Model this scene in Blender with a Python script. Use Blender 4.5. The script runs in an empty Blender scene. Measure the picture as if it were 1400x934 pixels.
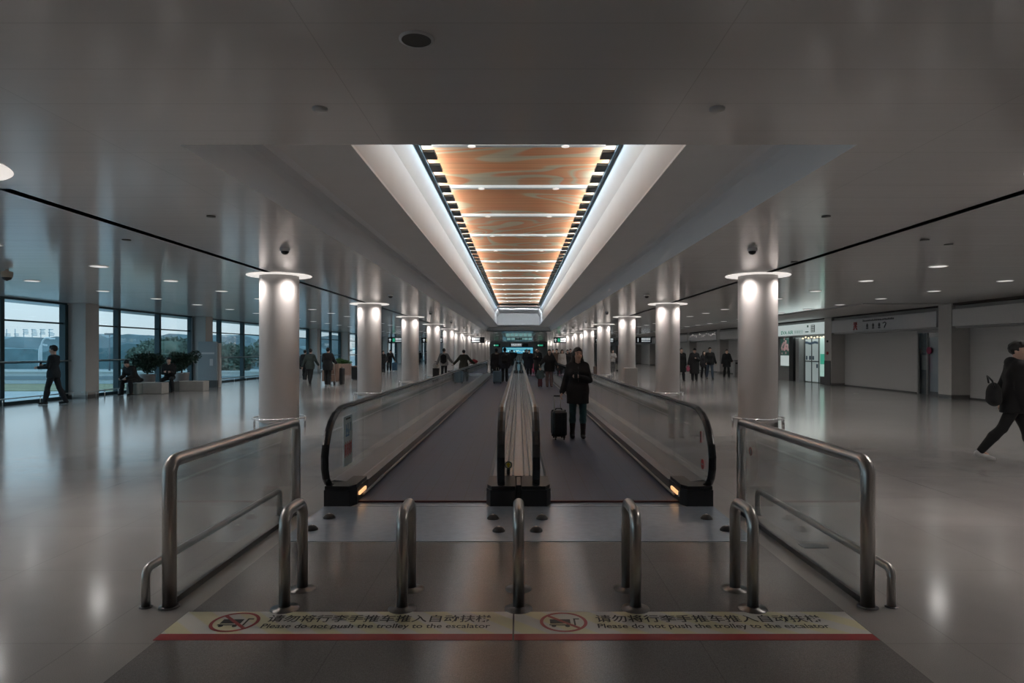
import bpy, math, random
import numpy as np
from mathutils import Vector, Matrix
random.seed(7)
PI = math.pi
scene = bpy.context.scene
COL = scene.collection

# ------------------------------------------------------------------ camera, light, exposure
F = 900.0
cam_data = bpy.data.cameras.new('camera')
cam_data.sensor_width = 36.0
cam_data.lens = F / 1400 * 36
cam_data.shift_x = -9 / 1400
cam_data.shift_y = 13 / 1400
cam_data.clip_end = 900
cam = bpy.data.objects.new('camera', cam_data)
cam.location = (0, 0, 1.6)
cam.rotation_euler = (PI / 2, 0, 0)
COL.objects.link(cam)
scene.camera = cam
scene.view_settings.view_transform = 'Standard'
scene.view_settings.look = 'None'
scene.view_settings.exposure = 0.0
scene.view_settings.gamma = 1.0
scene.view_settings.use_curve_mapping = False
world = bpy.data.worlds.new('overcast_sky')
scene.world = world
world.use_nodes = True
wn, wl = world.node_tree.nodes, world.node_tree.links
bg = wn['Background']
tc = wn.new('ShaderNodeTexCoord'); sx = wn.new('ShaderNodeSeparateXYZ'); cr = wn.new('ShaderNodeValToRGB')
wl.new(tc.outputs['Generated'], sx.inputs[0]); wl.new(sx.outputs['Z'], cr.inputs[0]); wl.new(cr.outputs[0], bg.inputs[0])
cr.color_ramp.elements[0].position = 0.0; cr.color_ramp.elements[0].color = (0.225, 0.262, 0.278, 1)
cr.color_ramp.elements[1].position = 0.35; cr.color_ramp.elements[1].color = (0.25, 0.41, 0.52, 1)
bg.inputs[1].default_value = 3.1

P_DOWN = 66.0      # watts of one recessed downlight
P_RING = 120.0      # watts of one of the four lamps around a column
P_COVE_WARM = 62.0   # per 4.8 m of cove
P_COVE_COOL = 5.5

# ------------------------------------------------------------------ helpers
MATS = {}
def mat(name, col, rough=0.5, metal=0.0, emit=None, es=1.0, noise=0.0, nscale=8.0, spec=0.5, bump=0.0, coat=0.0):
    if name in MATS: return MATS[name]
    m = bpy.data.materials.new(name); m.use_nodes = True; MATS[name] = m
    n, l = m.node_tree.nodes, m.node_tree.links
    b = n['Principled BSDF']
    b.inputs['Base Color'].default_value = (*col, 1)
    b.inputs['Roughness'].default_value = rough
    b.inputs['Metallic'].default_value = metal
    b.inputs['Specular IOR Level'].default_value = spec
    b.inputs['Coat Weight'].default_value = coat
    if emit:
        b.inputs['Emission Color'].default_value = (*emit, 1); b.inputs['Emission Strength'].default_value = es
    if noise or bump:
        t = n.new('ShaderNodeTexCoord'); nz = n.new('ShaderNodeTexNoise')
        nz.inputs['Scale'].default_value = nscale; nz.inputs['Detail'].default_value = 4
        l.new(t.outputs['Object'], nz.inputs['Vector'])
        if noise:
            r = n.new('ShaderNodeValToRGB')
            r.color_ramp.elements[0].position = 0.3; r.color_ramp.elements[1].position = 0.7
            r.color_ramp.elements[0].color = (*[c * (1 - noise) for c in col], 1)
            r.color_ramp.elements[1].color = (*[min(1, c * (1 + noise)) for c in col], 1)
            l.new(nz.outputs['Fac'], r.inputs[0]); l.new(r.outputs[0], b.inputs['Base Color'])
        if bump:
            bp = n.new('ShaderNodeBump'); bp.inputs['Strength'].default_value = bump; bp.inputs['Distance'].default_value = 0.02
            l.new(nz.outputs['Fac'], bp.inputs['Height']); l.new(bp.outputs[0], b.inputs['Normal'])
    return m

def glass(name, tint=(0.86, 0.90, 0.90), refl=1.0, haze=0.0, hazecol=(0.5, 0.55, 0.56)):
    if name in MATS: return MATS[name]
    m = bpy.data.materials.new(name); m.use_nodes = True; MATS[name] = m
    n, l = m.node_tree.nodes, m.node_tree.links
    n.remove(n['Principled BSDF']); out = n['Material Output']
    tr = n.new('ShaderNodeBsdfTransparent'); tr.inputs[0].default_value = (*tint, 1)
    gl = n.new('ShaderNodeBsdfGlossy'); gl.inputs['Roughness'].default_value = 0.03; gl.inputs[0].default_value = (refl, refl, refl, 1)
    fr = n.new('ShaderNodeFresnel');     ge = n.new('ShaderNodeNewGeometry'); mi = n.new('ShaderNodeMapRange')   # same index on both faces of a thin pane
    mi.inputs['To Min'].default_value = 1.45; mi.inputs['To Max'].default_value = 1 / 1.45
    l.new(ge.outputs['Backfacing'], mi.inputs['Value']); l.new(mi.outputs[0], fr.inputs[0])
    df = n.new('ShaderNodeBsdfDiffuse'); df.inputs[0].default_value = (*hazecol, 1)
    m0 = n.new('ShaderNodeMixShader'); m0.inputs[0].default_value = haze
    l.new(tr.outputs[0], m0.inputs[1]); l.new(df.outputs[0], m0.inputs[2])
    mx = n.new('ShaderNodeMixShader')
    l.new(fr.outputs[0], mx.inputs[0]); l.new(m0.outputs[0], mx.inputs[1]); l.new(gl.outputs[0], mx.inputs[2]); l.new(mx.outputs[0], out.inputs[0])
    return m

class MB:
    def __init__(s): s.v = []; s.f = []; s.sm = []
    def add(s, v, f, smooth=False):
        o = len(s.v); s.v += [tuple(p) for p in v]; s.f += [tuple(o + i for i in q) for q in f]; s.sm += [smooth] * len(f); return s
    def box(s, x0, x1, y0, y1, z0, z1, c=0.0):
        x0, x1 = min(x0, x1), max(x0, x1); y0, y1 = min(y0, y1), max(y0, y1); z0, z1 = min(z0, z1), max(z0, z1)
        if c <= 0:
            v = [(x, y, z) for z in (z0, z1) for y in (y0, y1) for x in (x0, x1)]
            return s.add(v, [(0, 2, 3, 1), (4, 5, 7, 6), (0, 1, 5, 4), (2, 6, 7, 3), (0, 4, 6, 2), (1, 3, 7, 5)])
        c = min(c, (x1 - x0) / 2.01, (y1 - y0) / 2.01, (z1 - z0) / 2.01)   # chamfered box
        X, Y, Z = (x0, x1), (y0, y1), (z0, z1); v = []; idx = {}
        for i in (0, 1):
            for j in (0, 1):
                for k in (0, 1):
                    sx_, sy_, sz_ = (1, -1)[i], (1, -1)[j], (1, -1)[k]
                    for a in range(3):
                        p = [X[i] + sx_ * c, Y[j] + sy_ * c, Z[k] + sz_ * c]; p[a] = (X[i], Y[j], Z[k])[a]
                        idx[(i, j, k, a)] = len(v); v.append(tuple(p))
        f = []
        for a in range(3):
            b, d = [(1, 2), (2, 0), (0, 1)][a]
            for e in (0, 1):
                q = []
                for (u, w) in ((0, 0), (1, 0), (1, 1), (0, 1)):
                    t = [0, 0, 0]; t[a] = e; t[b] = u; t[d] = w; q.append(idx[(*t, a)])
                f.append(tuple(q if e else q[::-1]))
            for u in (0, 1):
                for w in (0, 1):
                    t0 = [0, 0, 0]; t0[b] = u; t0[d] = w; t1 = list(t0); t1[a] = 1
                    q = [idx[(*t0, b)], idx[(*t1, b)], idx[(*t1, d)], idx[(*t0, d)]]
                    f.append(tuple(q if (u != w) else q[::-1]))
        for i in (0, 1):
            for j in (0, 1):
                for k in (0, 1):
                    q = [idx[(i, j, k, 0)], idx[(i, j, k, 1)], idx[(i, j, k, 2)]]
                    f.append(tuple(q if (i + j + k) % 2 else q[::-1]))
        return s.add(v, f)
    def cyl(s, p0, p1, r0, r1=None, n=16, cap=True):
        r1 = r0 if r1 is None else r1
        p0, p1 = Vector(p0), Vector(p1); d = (p1 - p0).normalized()
        a = d.orthogonal().normalized(); b = d.cross(a)
        v = []
        for p, r in ((p0, r0), (p1, r1)):
            for i in range(n):
                t = 2 * PI * i / n; v.append(p + a * (r * math.cos(t)) + b * (r * math.sin(t)))
        s.add(v, [(i, (i + 1) % n, n + (i + 1) % n, n + i) for i in range(n)], True)
        if cap:
            o = len(s.v) - 2 * n
            s.f += [tuple(o + i for i in range(n))[::-1], tuple(o + n + i for i in range(n))]; s.sm += [False, False]
        return s
    def tube(s, pts, r, n=12, cap=True):
        pts = [Vector(p) for p in pts]; v = []; prev = None
        for i, p in enumerate(pts):
            if i == 0: d = pts[1] - p
            elif i == len(pts) - 1: d = p - pts[i - 1]
            else: d = (pts[i + 1] - p).normalized() + (p - pts[i - 1]).normalized()
            d.normalize()
            a = d.orthogonal().normalized() if prev is None else (prev - d * prev.dot(d)).normalized()
            prev = a; b = d.cross(a)
            for k in range(n):
                t = 2 * PI * k / n; v.append(p + a * (r * math.cos(t)) + b * (r * math.sin(t)))
        m = len(pts)
        f = [(j * n + i, j * n + (i + 1) % n, (j + 1) * n + (i + 1) % n, (j + 1) * n + i) for j in range(m - 1) for i in range(n)]
        s.add(v, f, True)
        if cap:
            o = len(s.v) - m * n
            s.f += [tuple(o + i for i in range(n))[::-1], tuple(o + (m - 1) * n + i for i in range(n))]; s.sm += [False, False]
        return s
    def sweep(s, pts, prof, up=(1, 0, 0)):
        # prof: list of (a,b), a along `up` (constant side axis), b along the normal of the path
        pts = [Vector(p) for p in pts]; up = Vector(up); n = len(prof); v = []
        for i, p in enumerate(pts):
            if i == 0: d = pts[1] - p
            elif i == len(pts) - 1: d = p - pts[i - 1]
            else: d = (pts[i + 1] - p).normalized() + (p - pts[i - 1]).normalized()
            d.normalize(); nb = d.cross(up).normalized()
            for a, b in prof: v.append(p + up * a + nb * b)
        m = len(pts)
        f = [(j * n + i, j * n + (i + 1) % n, (j + 1) * n + (i + 1) % n, (j + 1) * n + i) for j in range(m - 1) for i in range(n)]
        f += [tuple(range(n))[::-1], tuple((m - 1) * n + i for i in range(n))]
        return s.add(v, f, False)
    def lathe(s, c, prof, n=24):
        v = [(c[0] + r * math.cos(2 * PI * i / n), c[1] + r * math.sin(2 * PI * i / n), c[2] + z) for r, z in prof for i in range(n)]
        m = len(prof)
        f = [(j * n + i, j * n + (i + 1) % n, (j + 1) * n + (i + 1) % n, (j + 1) * n + i) for j in range(m - 1) for i in range(n)]
        return s.add(v, f, True)
    def prism(s, prof, axis, a0, a1):
        n = len(prof)
        def P(u, w, a): return {'x': (a, u, w), 'y': (u, a, w), 'z': (u, w, a)}[axis]
        v = [P(u, w, a0) for u, w in prof] + [P(u, w, a1) for u, w in prof]
        f = [(i, (i + 1) % n, n + (i + 1) % n, n + i) for i in range(n)] + [tuple(range(n))[::-1], tuple(range(n, 2 * n))]
        return s.add(v, f)
    def build(s, name, m, parent=None, loc=None):
        me = bpy.data.meshes.new(name)
        me.from_pydata([tuple(p) for p in s.v], [], s.f); me.update()
        me.polygons.foreach_set('use_smooth', s.sm)
        me.materials.append(m)
        if s.fixn:
            import bmesh
            b = bmesh.new(); b.from_mesh(me); bmesh.ops.recalc_face_normals(b, faces=b.faces); b.to_mesh(me); b.free()
        o = bpy.data.objects.new(name, me); COL.objects.link(o)
        if parent is not None: o.parent = parent
        if loc is not None: o.location = loc
        return o
    fixn = True

def tag(o, label=None, cat=None, group=None, kind=None):
    if label: o['label'] = label
    if cat: o['category'] = cat
    if group: o['group'] = group
    if kind: o['kind'] = kind
    return o
def thing(name, label, cat, loc=(0, 0, 0), rz=0.0, group=None):
    o = bpy.data.objects.new(name, None); COL.objects.link(o)
    o.empty_display_size = 0.1
    o.location = loc; o.rotation_euler = (0, 0, rz)
    return tag(o, label, cat, group)
def struct(o): o['kind'] = 'structure'; return o
def children(o): return [c for c in o.children]
def copy_tree(o, parent=None):
    c = o.copy(); COL.objects.link(c)
    if parent is not None: c.parent = parent
    for ch in children(o): copy_tree(ch, c)
    return c
def arc(c, r, a0, a1, n, plane):
    out = []
    for i in range(n + 1):
        t = a0 + (a1 - a0) * i / n
        u, w = r * math.cos(t), r * math.sin(t)
        out.append((c[0], c[1] + u, c[2] + w) if plane == 'yz' else (c[0] + u, c[1], c[2] + w) if plane == 'xz' else (c[0] + u, c[1] + w, c[2]))
    return out
def G(px, py):
    d = 1440.0 / (py - 480); return ((px - 709) / F * d, d)
ORD = 'nearest,second,third,fourth,fifth,sixth,seventh,eighth,ninth,tenth,eleventh,twelfth,thirteenth,fourteenth,fifteenth,sixteenth,seventeenth,eighteenth,nineteenth,twentieth,twenty-first,twenty-second'.split(',')

FONT = bpy.data.fonts.get('Bfont') 
def text_mesh(txt, name, m, parent, w=None, h=None, loc=(0, 0, 0), rot=(0, 0, 0), ext=0.001, bold=0.0, shear=0.0):
    cu = bpy.data.curves.new(name, 'FONT'); cu.body = txt; cu.size = 1; cu.extrude = 0.0; cu.offset = bold; cu.resolution_u = 3; cu.shear = shear
    tmp = bpy.data.objects.new('tmp', cu); COL.objects.link(tmp)
    dg = bpy.context.evaluated_depsgraph_get(); dg.update()
    me = bpy.data.meshes.new_from_object(tmp.evaluated_get(dg))
    bpy.data.objects.remove(tmp)
    co = np.empty(len(me.vertices) * 3); me.vertices.foreach_get('co', co); co = co.reshape(-1, 3)
    mn, mx = co.min(0), co.max(0); s = mx - mn
    fx = (w / s[0]) if w else h / s[1]; fy = (h / s[1]) if h else fx
    co[:, 0] = (co[:, 0] - (mn[0] + mx[0]) / 2) * fx; co[:, 1] = (co[:, 1] - (mn[1] + mx[1]) / 2) * fy
    me.vertices.foreach_set('co', co.ravel()); me.update()
    me.materials.clear(); me.materials.append(m); me.name = name
    o = bpy.data.objects.new(name, me); COL.objects.link(o); o.parent = parent
    o.location = loc; o.rotation_euler = rot
    return o

# ------------------------------------------------------------------ materials
def floor_mat(name, c0, c1, rough, speck=260.0, tile=None):
    m = mat(name, c0, rough)
    n, l = m.node_tree.nodes, m.node_tree.links; b = n['Principled BSDF']
    t = n.new('ShaderNodeTexCoord')
    n1 = n.new('ShaderNodeTexNoise'); n1.inputs['Scale'].default_value = speck; n1.inputs['Detail'].default_value = 2
    n2 = n.new('ShaderNodeTexNoise'); n2.inputs['Scale'].default_value = 0.9; n2.inputs['Detail'].default_value = 4
    l.new(t.outputs['Object'], n1.inputs['Vector']); l.new(t.outputs['Object'], n2.inputs['Vector'])
    r = n.new('ShaderNodeValToRGB'); r.color_ramp.elements[0].position = 0.35; r.color_ramp.elements[1].position = 0.65
    r.color_ramp.elements[0].color = (*c0, 1); r.color_ramp.elements[1].color = (*c1, 1)
    l.new(n1.outputs['Fac'], r.inputs[0])
    mr = n.new('ShaderNodeMapRange'); mr.inputs['To Min'].default_value = 0.88; mr.inputs['To Max'].default_value = 1.1
    mr.inputs['From Min'].default_value = 0.3; mr.inputs['From Max'].default_value = 0.7
    l.new(n2.outputs['Fac'], mr.inputs['Value'])
    mm = n.new('ShaderNodeMixRGB'); mm.blend_type = 'MULTIPLY'; mm.inputs[0].default_value = 1
    l.new(r.outputs[0], mm.inputs[1]); l.new(mr.outputs[0], mm.inputs[2])
    last = mm.outputs[0]
    if tile:
        bk = n.new('ShaderNodeTexBrick'); bk.offset = 0; bk.inputs['Scale'].default_value = 1
        bk.inputs['Brick Width'].default_value = tile; bk.inputs['Row Height'].default_value = tile
        bk.inputs['Mortar Size'].default_value = 0.004; bk.inputs['Mortar Smooth'].default_value = 0.2
        bk.inputs['Color1'].default_value = (1, 1, 1, 1); bk.inputs['Color2'].default_value = (0.96, 0.96, 0.96, 1); bk.inputs['Mortar'].default_value = (0.8, 0.8, 0.8, 1)
        l.new(t.outputs['Object'], bk.inputs['Vector'])
        m2 = n.new('ShaderNodeMixRGB'); m2.blend_type = 'MULTIPLY'; m2.inputs[0].default_value = 1
        l.new(last, m2.inputs[1]); l.new(bk.outputs['Color'], m2.inputs[2]); last = m2.outputs[0]
    l.new(last, b.inputs['Base Color'])
    mr2 = n.new('ShaderNodeMapRange'); mr2.inputs['To Min'].default_value = rough * 0.85; mr2.inputs['To Max'].default_value = rough * 1.2
    l.new(n2.outputs['Fac'], mr2.inputs['Value']); l.new(mr2.outputs[0], b.inputs['Roughness'])
    return m
M_FLOOR = floor_mat('polished_terrazzo', (0.255, 0.245, 0.238), (0.33, 0.315, 0.305), 0.15, tile=1.2)
M_FLOOR.node_tree.nodes['Principled BSDF'].inputs['Specular IOR Level'].default_value = 0.8
M_GRANITE = floor_mat('dark_granite', (0.12, 0.115, 0.112), (0.19, 0.185, 0.18), 0.18, tile=1.0)

def ceiling_mat():
    m = mat('ceiling_panels', (0.40, 0.39, 0.38), 0.13, spec=0.5)
    n, l = m.node_tree.nodes, m.node_tree.links; b = n['Principled BSDF']
    t = n.new('ShaderNodeTexCoord')
    mp = n.new('ShaderNodeMapping'); mp.inputs['Location'].default_value = (1.04, -0.07, 0); l.new(t.outputs['Object'], mp.inputs[0])
    bk = n.new('ShaderNodeTexBrick'); bk.offset = 0; bk.inputs['Scale'].default_value = 1
    bk.inputs['Brick Width'].default_value = 2.08; bk.inputs['Row Height'].default_value = 0.52
    bk.inputs['Mortar Size'].default_value = 0.0035; bk.inputs['Mortar Smooth'].default_value = 0.1; bk.inputs['Bias'].default_value = 0
    bk.inputs['Color1'].default_value = (0.66, 0.645, 0.635, 1); bk.inputs['Color2'].default_value = (0.64, 0.625, 0.615, 1); bk.inputs['Mortar'].default_value = (0.53, 0.52, 0.51, 1)
    l.new(mp.outputs[0], bk.inputs['Vector']); l.new(bk.outputs['Color'], b.inputs['Base Color'])
    # long shallow pressing waves of the metal planks
    mp2 = n.new('ShaderNodeMapping'); mp2.inputs['Scale'].default_value = (0.35, 5.0, 1); l.new(t.outputs['Object'], mp2.inputs[0])
    nz = n.new('ShaderNodeTexNoise'); nz.inputs['Scale'].default_value = 1.0; nz.inputs['Detail'].default_value = 3; l.new(mp2.outputs[0], nz.inputs['Vector'])
    bp = n.new('ShaderNodeBump'); bp.inputs['Strength'].default_value = 0.3; bp.inputs['Distance'].default_value = 0.010
    l.new(nz.outputs['Fac'], bp.inputs['Height']); l.new(bp.outputs[0], b.inputs['Normal'])
    return m
M_CEIL = ceiling_mat()
M_WHITE = mat('white_plaster', (0.62, 0.62, 0.62), 0.5, noise=0.02, nscale=2)
M_SOFFIT = mat('soffit_paint', (0.78, 0.78, 0.78), 0.45, noise=0.02, nscale=2)
M_COLUMN = mat('column_cladding', (0.45, 0.43, 0.42), 0.33, noise=0.02, nscale=3)
M_PIER = mat('pier_cladding', (0.46, 0.44, 0.42), 0.4, noise=0.03, nscale=3)
M_STEEL = mat('brushed_stainless', (0.52, 0.50, 0.48), 0.28, 1.0, bump=0.02, nscale=60)
M_STEELB = mat('bright_stainless', (0.66, 0.68, 0.70), 0.25, 0.75, noise=0.05, nscale=30)
M_DARKSTEEL = mat('dark_steel', (0.10, 0.10, 0.105), 0.3, 0.8)
M_RUBBER = mat('black_rubber', (0.012, 0.012, 0.014), 0.35)
M_BLACK = mat('black_plastic', (0.012, 0.012, 0.013), 0.4, noise=0.1)
M_SLOT = mat('brown_slot', (0.035, 0.027, 0.022), 0.7)
M_GLASS = glass('balustrade_glass', (0.93, 0.95, 0.95), 1.0, 0.05)
M_WGLASS = glass('window_glass', (0.94, 0.98, 0.99), 1.0)
M_MULL = mat('teal_window_frame', (0.02, 0.045, 0.055), 0.4, 0.3)
M_LAMP = mat('lamp_diffuser', (0.8, 0.8, 0.8), 0.4, emit=(1.0, 0.96, 0.92), es=0.75)
M_RINGL = mat('column_ring_diffuser', (0.8, 0.8, 0.8), 0.4, emit=(1.0, 0.93, 0.87), es=0.7)
M_TRIMW = mat('white_trim', (0.6, 0.6, 0.6), 0.4)
M_RED = mat('red_paint', (0.35, 0.012, 0.015), 0.4)
M_TXT = mat('black_lettering', (0.02, 0.02, 0.02), 0.5)
M_TXTW = mat('white_lit_lettering', (0.7, 0.7, 0.7), 0.5, emit=(0.85, 0.95, 1.0), es=0.45)

def light(name, kind, loc, power, color=(1, 1, 1), parent=None, **kw):
    L = bpy.data.lights.new(name, kind); L.energy = power; L.color = color
    for k, v in kw.items(): setattr(L, k, v)
    o = bpy.data.objects.new(name, L); COL.objects.link(o); o.location = loc
    if parent is not None: o.parent = parent
    return o
# ------------------------------------------------------------------ the shell
CZ = 3.19            # main ceiling
YB, YE = -9.0, 120.0 # back and far end of the hall
XW = 15.07           # window / shopfront plane
PX = 14.4            # inner face of the piers
SLX, SLW = 5.05, 0.14

struct(MB().box(-XW - 0.3, XW + 1.6, YB - 0.2, YE + 0.2, -0.3, 0.0).build('floor', M_FLOOR))
struct(MB().box(-2.0, 2.0, 0.3, 5.5, 0.0, 0.002).build('trim_1', M_GRANITE))

c = MB()
zt = CZ + 0.06
Xc = 2.61
for sgn in (-1, 1):
    c.box(sgn * Xc, sgn * (SLX - SLW / 2), YB, YE, CZ, zt)
    c.box(sgn * (SLX + SLW / 2), sgn * (XW + 1.6), YB, YE, CZ, zt)
    c.box(sgn * (SLX - SLW / 2), sgn * (SLX + SLW / 2), YB, 6.45, CZ, zt)
c.box(-Xc, Xc, YB, 5.07, CZ, zt)
c.box(-Xc, Xc, 53.0, 58.0, CZ, zt)
c.box(-Xc, Xc, 75.2, YE, CZ, zt)
for sgn in (-1, 1): c.box(sgn * 1.57, sgn * Xc, 58.0, 75.2, CZ, zt)
ceil = struct(c.build('ceiling', M_CEIL))
for sgn in (-1, 1):   # dark open slot over the column line, a channel
    s_ = MB()
    a, b = sgn * (SLX - SLW / 2), sgn * (SLX + SLW / 2)
    s_.box(a, b, 6.45, YE, CZ + 0.10, CZ + 0.12)
    s_.box(a - 0.01 * sgn, a, 6.45, YE, CZ + 0.005, CZ + 0.12); s_.box(b, b + 0.01 * sgn, 6.45, YE, CZ + 0.005, CZ + 0.12)
    s_.build('ceiling_slot', M_SLOT, ceil)

# the long coffer over the walkways
Z1 = 3.53; ZW = 4.15; ZG = 4.43; ZP = 4.62
cof = MB()
def rib(x0, z0, x1, z1, y0, y1, t=0.03):
    for sg in (-1, 1):
        dx, dz = x1 - x0, z1 - z0; L = math.hypot(dx, dz); nx, nz = -dz / L * t, dx / L * t
        if nx * 1 < 0 and abs(nx) > abs(nz): nx, nz = -nx, -nz
        if abs(nz) >= abs(nx) and nz < 0: nx, nz = -nx, -nz
        cof.prism([(sg * x0, z0), (sg * x1, z1), (sg * (x1 + nx), z1 + nz), (sg * (x0 + nx), z0 + nz)], 'y', y0, y1)
Y0, Y1, Y2 = 5.07, 53.0, 49.6
# curved cove from the ceiling edge up to the soffit
cv = [(2.61, CZ), (2.49, 3.42), (2.45, 3.48), (2.38, 3.52), (2.28, Z1)]
for (a, b), (a2, b2) in zip(cv[:-1], cv[1:]): rib(a, b, a2, b2, Y0, Y1)
cove = struct(cof.build('trim_2', mat('cove_white', (0.85, 0.86, 0.88), 0.5)))
cof = MB(); cof.box(-2.28, -1.57, Y0, Y1, Z1, Z1 + 0.03); cof.box(1.57, 2.28, Y0, Y1, Z1, Z1 + 0.03); cof.box(-1.57, 1.57, Y2, Y1, Z1, Z1 + 0.03)
cof.build('soffit', M_SOFFIT, cove)
cof = MB()
rib(1.571, Z1 + 0.031, 1.571, ZW, Y0, Y2); rib(1.57, ZW, 1.42, ZG, Y0, Y2)
cof.box(-1.6, 1.6, Y2, Y2 + 0.03, Z1, ZP + 0.1); cof.box(-2.7, 2.7, Y1, Y1 + 0.03, CZ, Z1 + 0.05)
cof.box(-2.7, 2.7, Y0 - 0.03, Y0, CZ + 0.06, ZP + 0.3)
cof.box(-1.75, 1.75, Y0, Y2, ZP + 0.2, ZP + 0.23)
for sg in (-1, 1): cof.box(sg * 1.72, sg * 1.75, Y0, Y2, ZG, ZP + 0.2); cof.box(sg * 1.42, sg * 1.75, Y0, Y2, ZG, ZG + 0.02)
cof.box(-1.42, 1.42, 41.6, Y2, ZG, ZG + 0.03)
cof.build('inner_wall', M_WHITE, cove)

# marbled orange panels
def panel_mat():
    m = mat('orange_marbled_panel', (0.6, 0.3, 0.12), 0.45)
    n, l = m.node_tree.nodes, m.node_tree.links; b = n['Principled BSDF']
    t = n.new('ShaderNodeTexCoord'); mp = n.new('ShaderNodeMapping'); mp.inputs['Scale'].default_value = (0.75, 1.0, 1); l.new(t.outputs['Object'], mp.inputs[0])
    nz = n.new('ShaderNodeTexNoise'); nz.inputs['Scale'].default_value = 0.42; nz.inputs['Detail'].default_value = 0.6; nz.inputs['Distortion'].default_value = 2.0
    l.new(mp.outputs[0], nz.inputs['Vector'])
    r = n.new('ShaderNodeValToRGB'); e = r.color_ramp.elements
    e[0].position = 0.28; e[0].color = (0.74, 0.42, 0.22, 1); e[1].position = 0.76; e[1].color = (0.60, 0.60, 0.48, 1)
    for pos, col in ((0.38, (0.76, 0.34, 0.17)), (0.45, (0.76, 0.40, 0.21)), (0.47, (0.66, 0.58, 0.42)), (0.515, (0.64, 0.60, 0.46)), (0.53, (0.76, 0.33, 0.17)), (0.60, (0.76, 0.42, 0.23)), (0.63, (0.62, 0.62, 0.50)), (0.67, (0.76, 0.36, 0.2))):
        q = e.new(pos); q.color = (*col, 1)
    l.new(nz.outputs['Fac'], r.inputs[0])
    mp2 = n.new('ShaderNodeMapping'); mp2.inputs['Scale'].default_value = (0.15, 14, 1); l.new(t.outputs['Object'], mp2.inputs[0])
    n2 = n.new('ShaderNodeTexNoise'); n2.inputs['Scale'].default_value = 1; l.new(mp2.outputs[0], n2.inputs['Vector'])
    mr = n.new('ShaderNodeMapRange'); mr.inputs['From Min'].default_value = 0.35; mr.inputs['From Max'].default_value = 0.65; mr.inputs['To Min'].default_value = 0.84; mr.inputs['To Max'].default_value = 1.04
    l.new(n2.outputs['Fac'], mr.inputs['Value'])
    mm = n.new('ShaderNodeMixRGB'); mm.blend_type = 'MULTIPLY'; mm.inputs[0].default_value = 1; l.new(r.outputs[0], mm.inputs[1]); l.new(mr.outputs[0], mm.inputs[2])
    l.new(mm.outputs[0], b.inputs['Base Color'])
    return m
M_PANEL = panel_mat()
M_BARW = mat('pale_blue_crossbar', (0.62, 0.70, 0.76), 0.4)
M_GRILLE = mat('black_grille', (0.01, 0.018, 0.02), 0.5)
bars = [7.05 + 2.5 * k for k in range(14)]
for k, y in enumerate(bars):
    cb = MB().box(-1.45, 1.45, y - 0.06, y + 0.06, ZP - 0.05, ZP + 0.02, 0.01).build('crossbar', M_BARW, cove)
    for x in (-0.68, 0.68): MB().cyl((x, y, ZP - 0.056), (x, y, ZP - 0.048), 0.055, n=20).build('spot_lens', M_LAMP, cb)
    if k: MB().box(-1.62, 1.62, bars[k - 1] + 0.09, y - 0.09, ZP, ZP + 0.02).build('marbled_panel', M_PANEL, cove)
MB().box(-1.62, 1.62, Y0 + 0.05, bars[0] - 0.09, ZP, ZP + 0.02).build('marbled_panel', M_PANEL, cove)
MB().box(-1.62, 1.62, bars[-1] + 0.09, 41.6, ZP, ZP + 0.02).build('marbled_panel', M_PANEL, cove)
ny = int((41.6 - Y0) / 0.67)
for sg in (-1, 1):
    g = MB().box(sg * 1.36, sg * 1.41, Y0, 41.6, ZG - 0.03, ZG + 0.03)
    g.build('grille_rail', M_GRILLE, cove)
    g = MB()
    for k in range(ny):
        y = Y0 + 0.22 + 0.67 * k; g.box(sg * 1.19, sg * 1.37, y, y + 0.36, ZG - 0.02, ZG + 0.02)
    g.build('grille_teeth', M_GRILLE, cove)
for k in range(8):
    y = Y0 + 2.3 + 4.7 * k
    for sg in (-1, 1):
        o = light('cove_lamp', 'AREA', (sg * 1.56, y, ZG + 0.10), P_COVE_WARM, (1.0, 0.95, 0.88), cove, shape='RECTANGLE', size=0.08, size_y=4.7)
        o.rotation_euler = (0, sg * math.radians(118), 0)
        o = light('cove_and_fill_strip', 'AREA', (sg * 1.345, y, ZG - 0.035), P_COVE_COOL, (0.50, 0.78, 1.0), cove, shape='RECTANGLE', size=0.06, size_y=4.7)
        o.rotation_euler = (0, sg * math.radians(-66), 0)

o = light('cove_and_fill_strip', 'AREA', (0, 44.0, ZG - 0.03), 110, (0.85, 0.93, 1.0), cove, shape='RECTANGLE', size=2.4, size_y=0.06)  # added fill lamp, no cove fitting here; brightens the coffer's end wall
o.rotation_euler = (math.radians(80), 0, 0)
# far small coffer with teal glass lights
k = MB()
for sg in (-1, 1): k.box(sg * 1.57, sg * 1.6, 58, 75.2, CZ + 0.05, 3.75)
k.box(-1.6, 1.6, 57.97, 58.0, CZ + 0.05, 3.75); k.box(-1.6, 1.6, 75.2, 75.23, CZ + 0.05, 3.75); k.box(-1.6, 1.6, 58, 75.2, 3.75, 3.78)
fc = struct(k.build('trim_3', M_WHITE))
M_TEAL = mat('teal_lit_glass', (0.2, 0.4, 0.4), 0.3, emit=(0.30, 0.55, 0.55), es=0.45, noise=0.3)
for x in (-1.45, -0.95, -0.45, 0.05, 0.55, 1.05): MB().box(x, x + 0.42, 75.1, 75.18, 3.25, 3.62).build('teal_light_panel', M_TEAL, fc)

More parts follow.
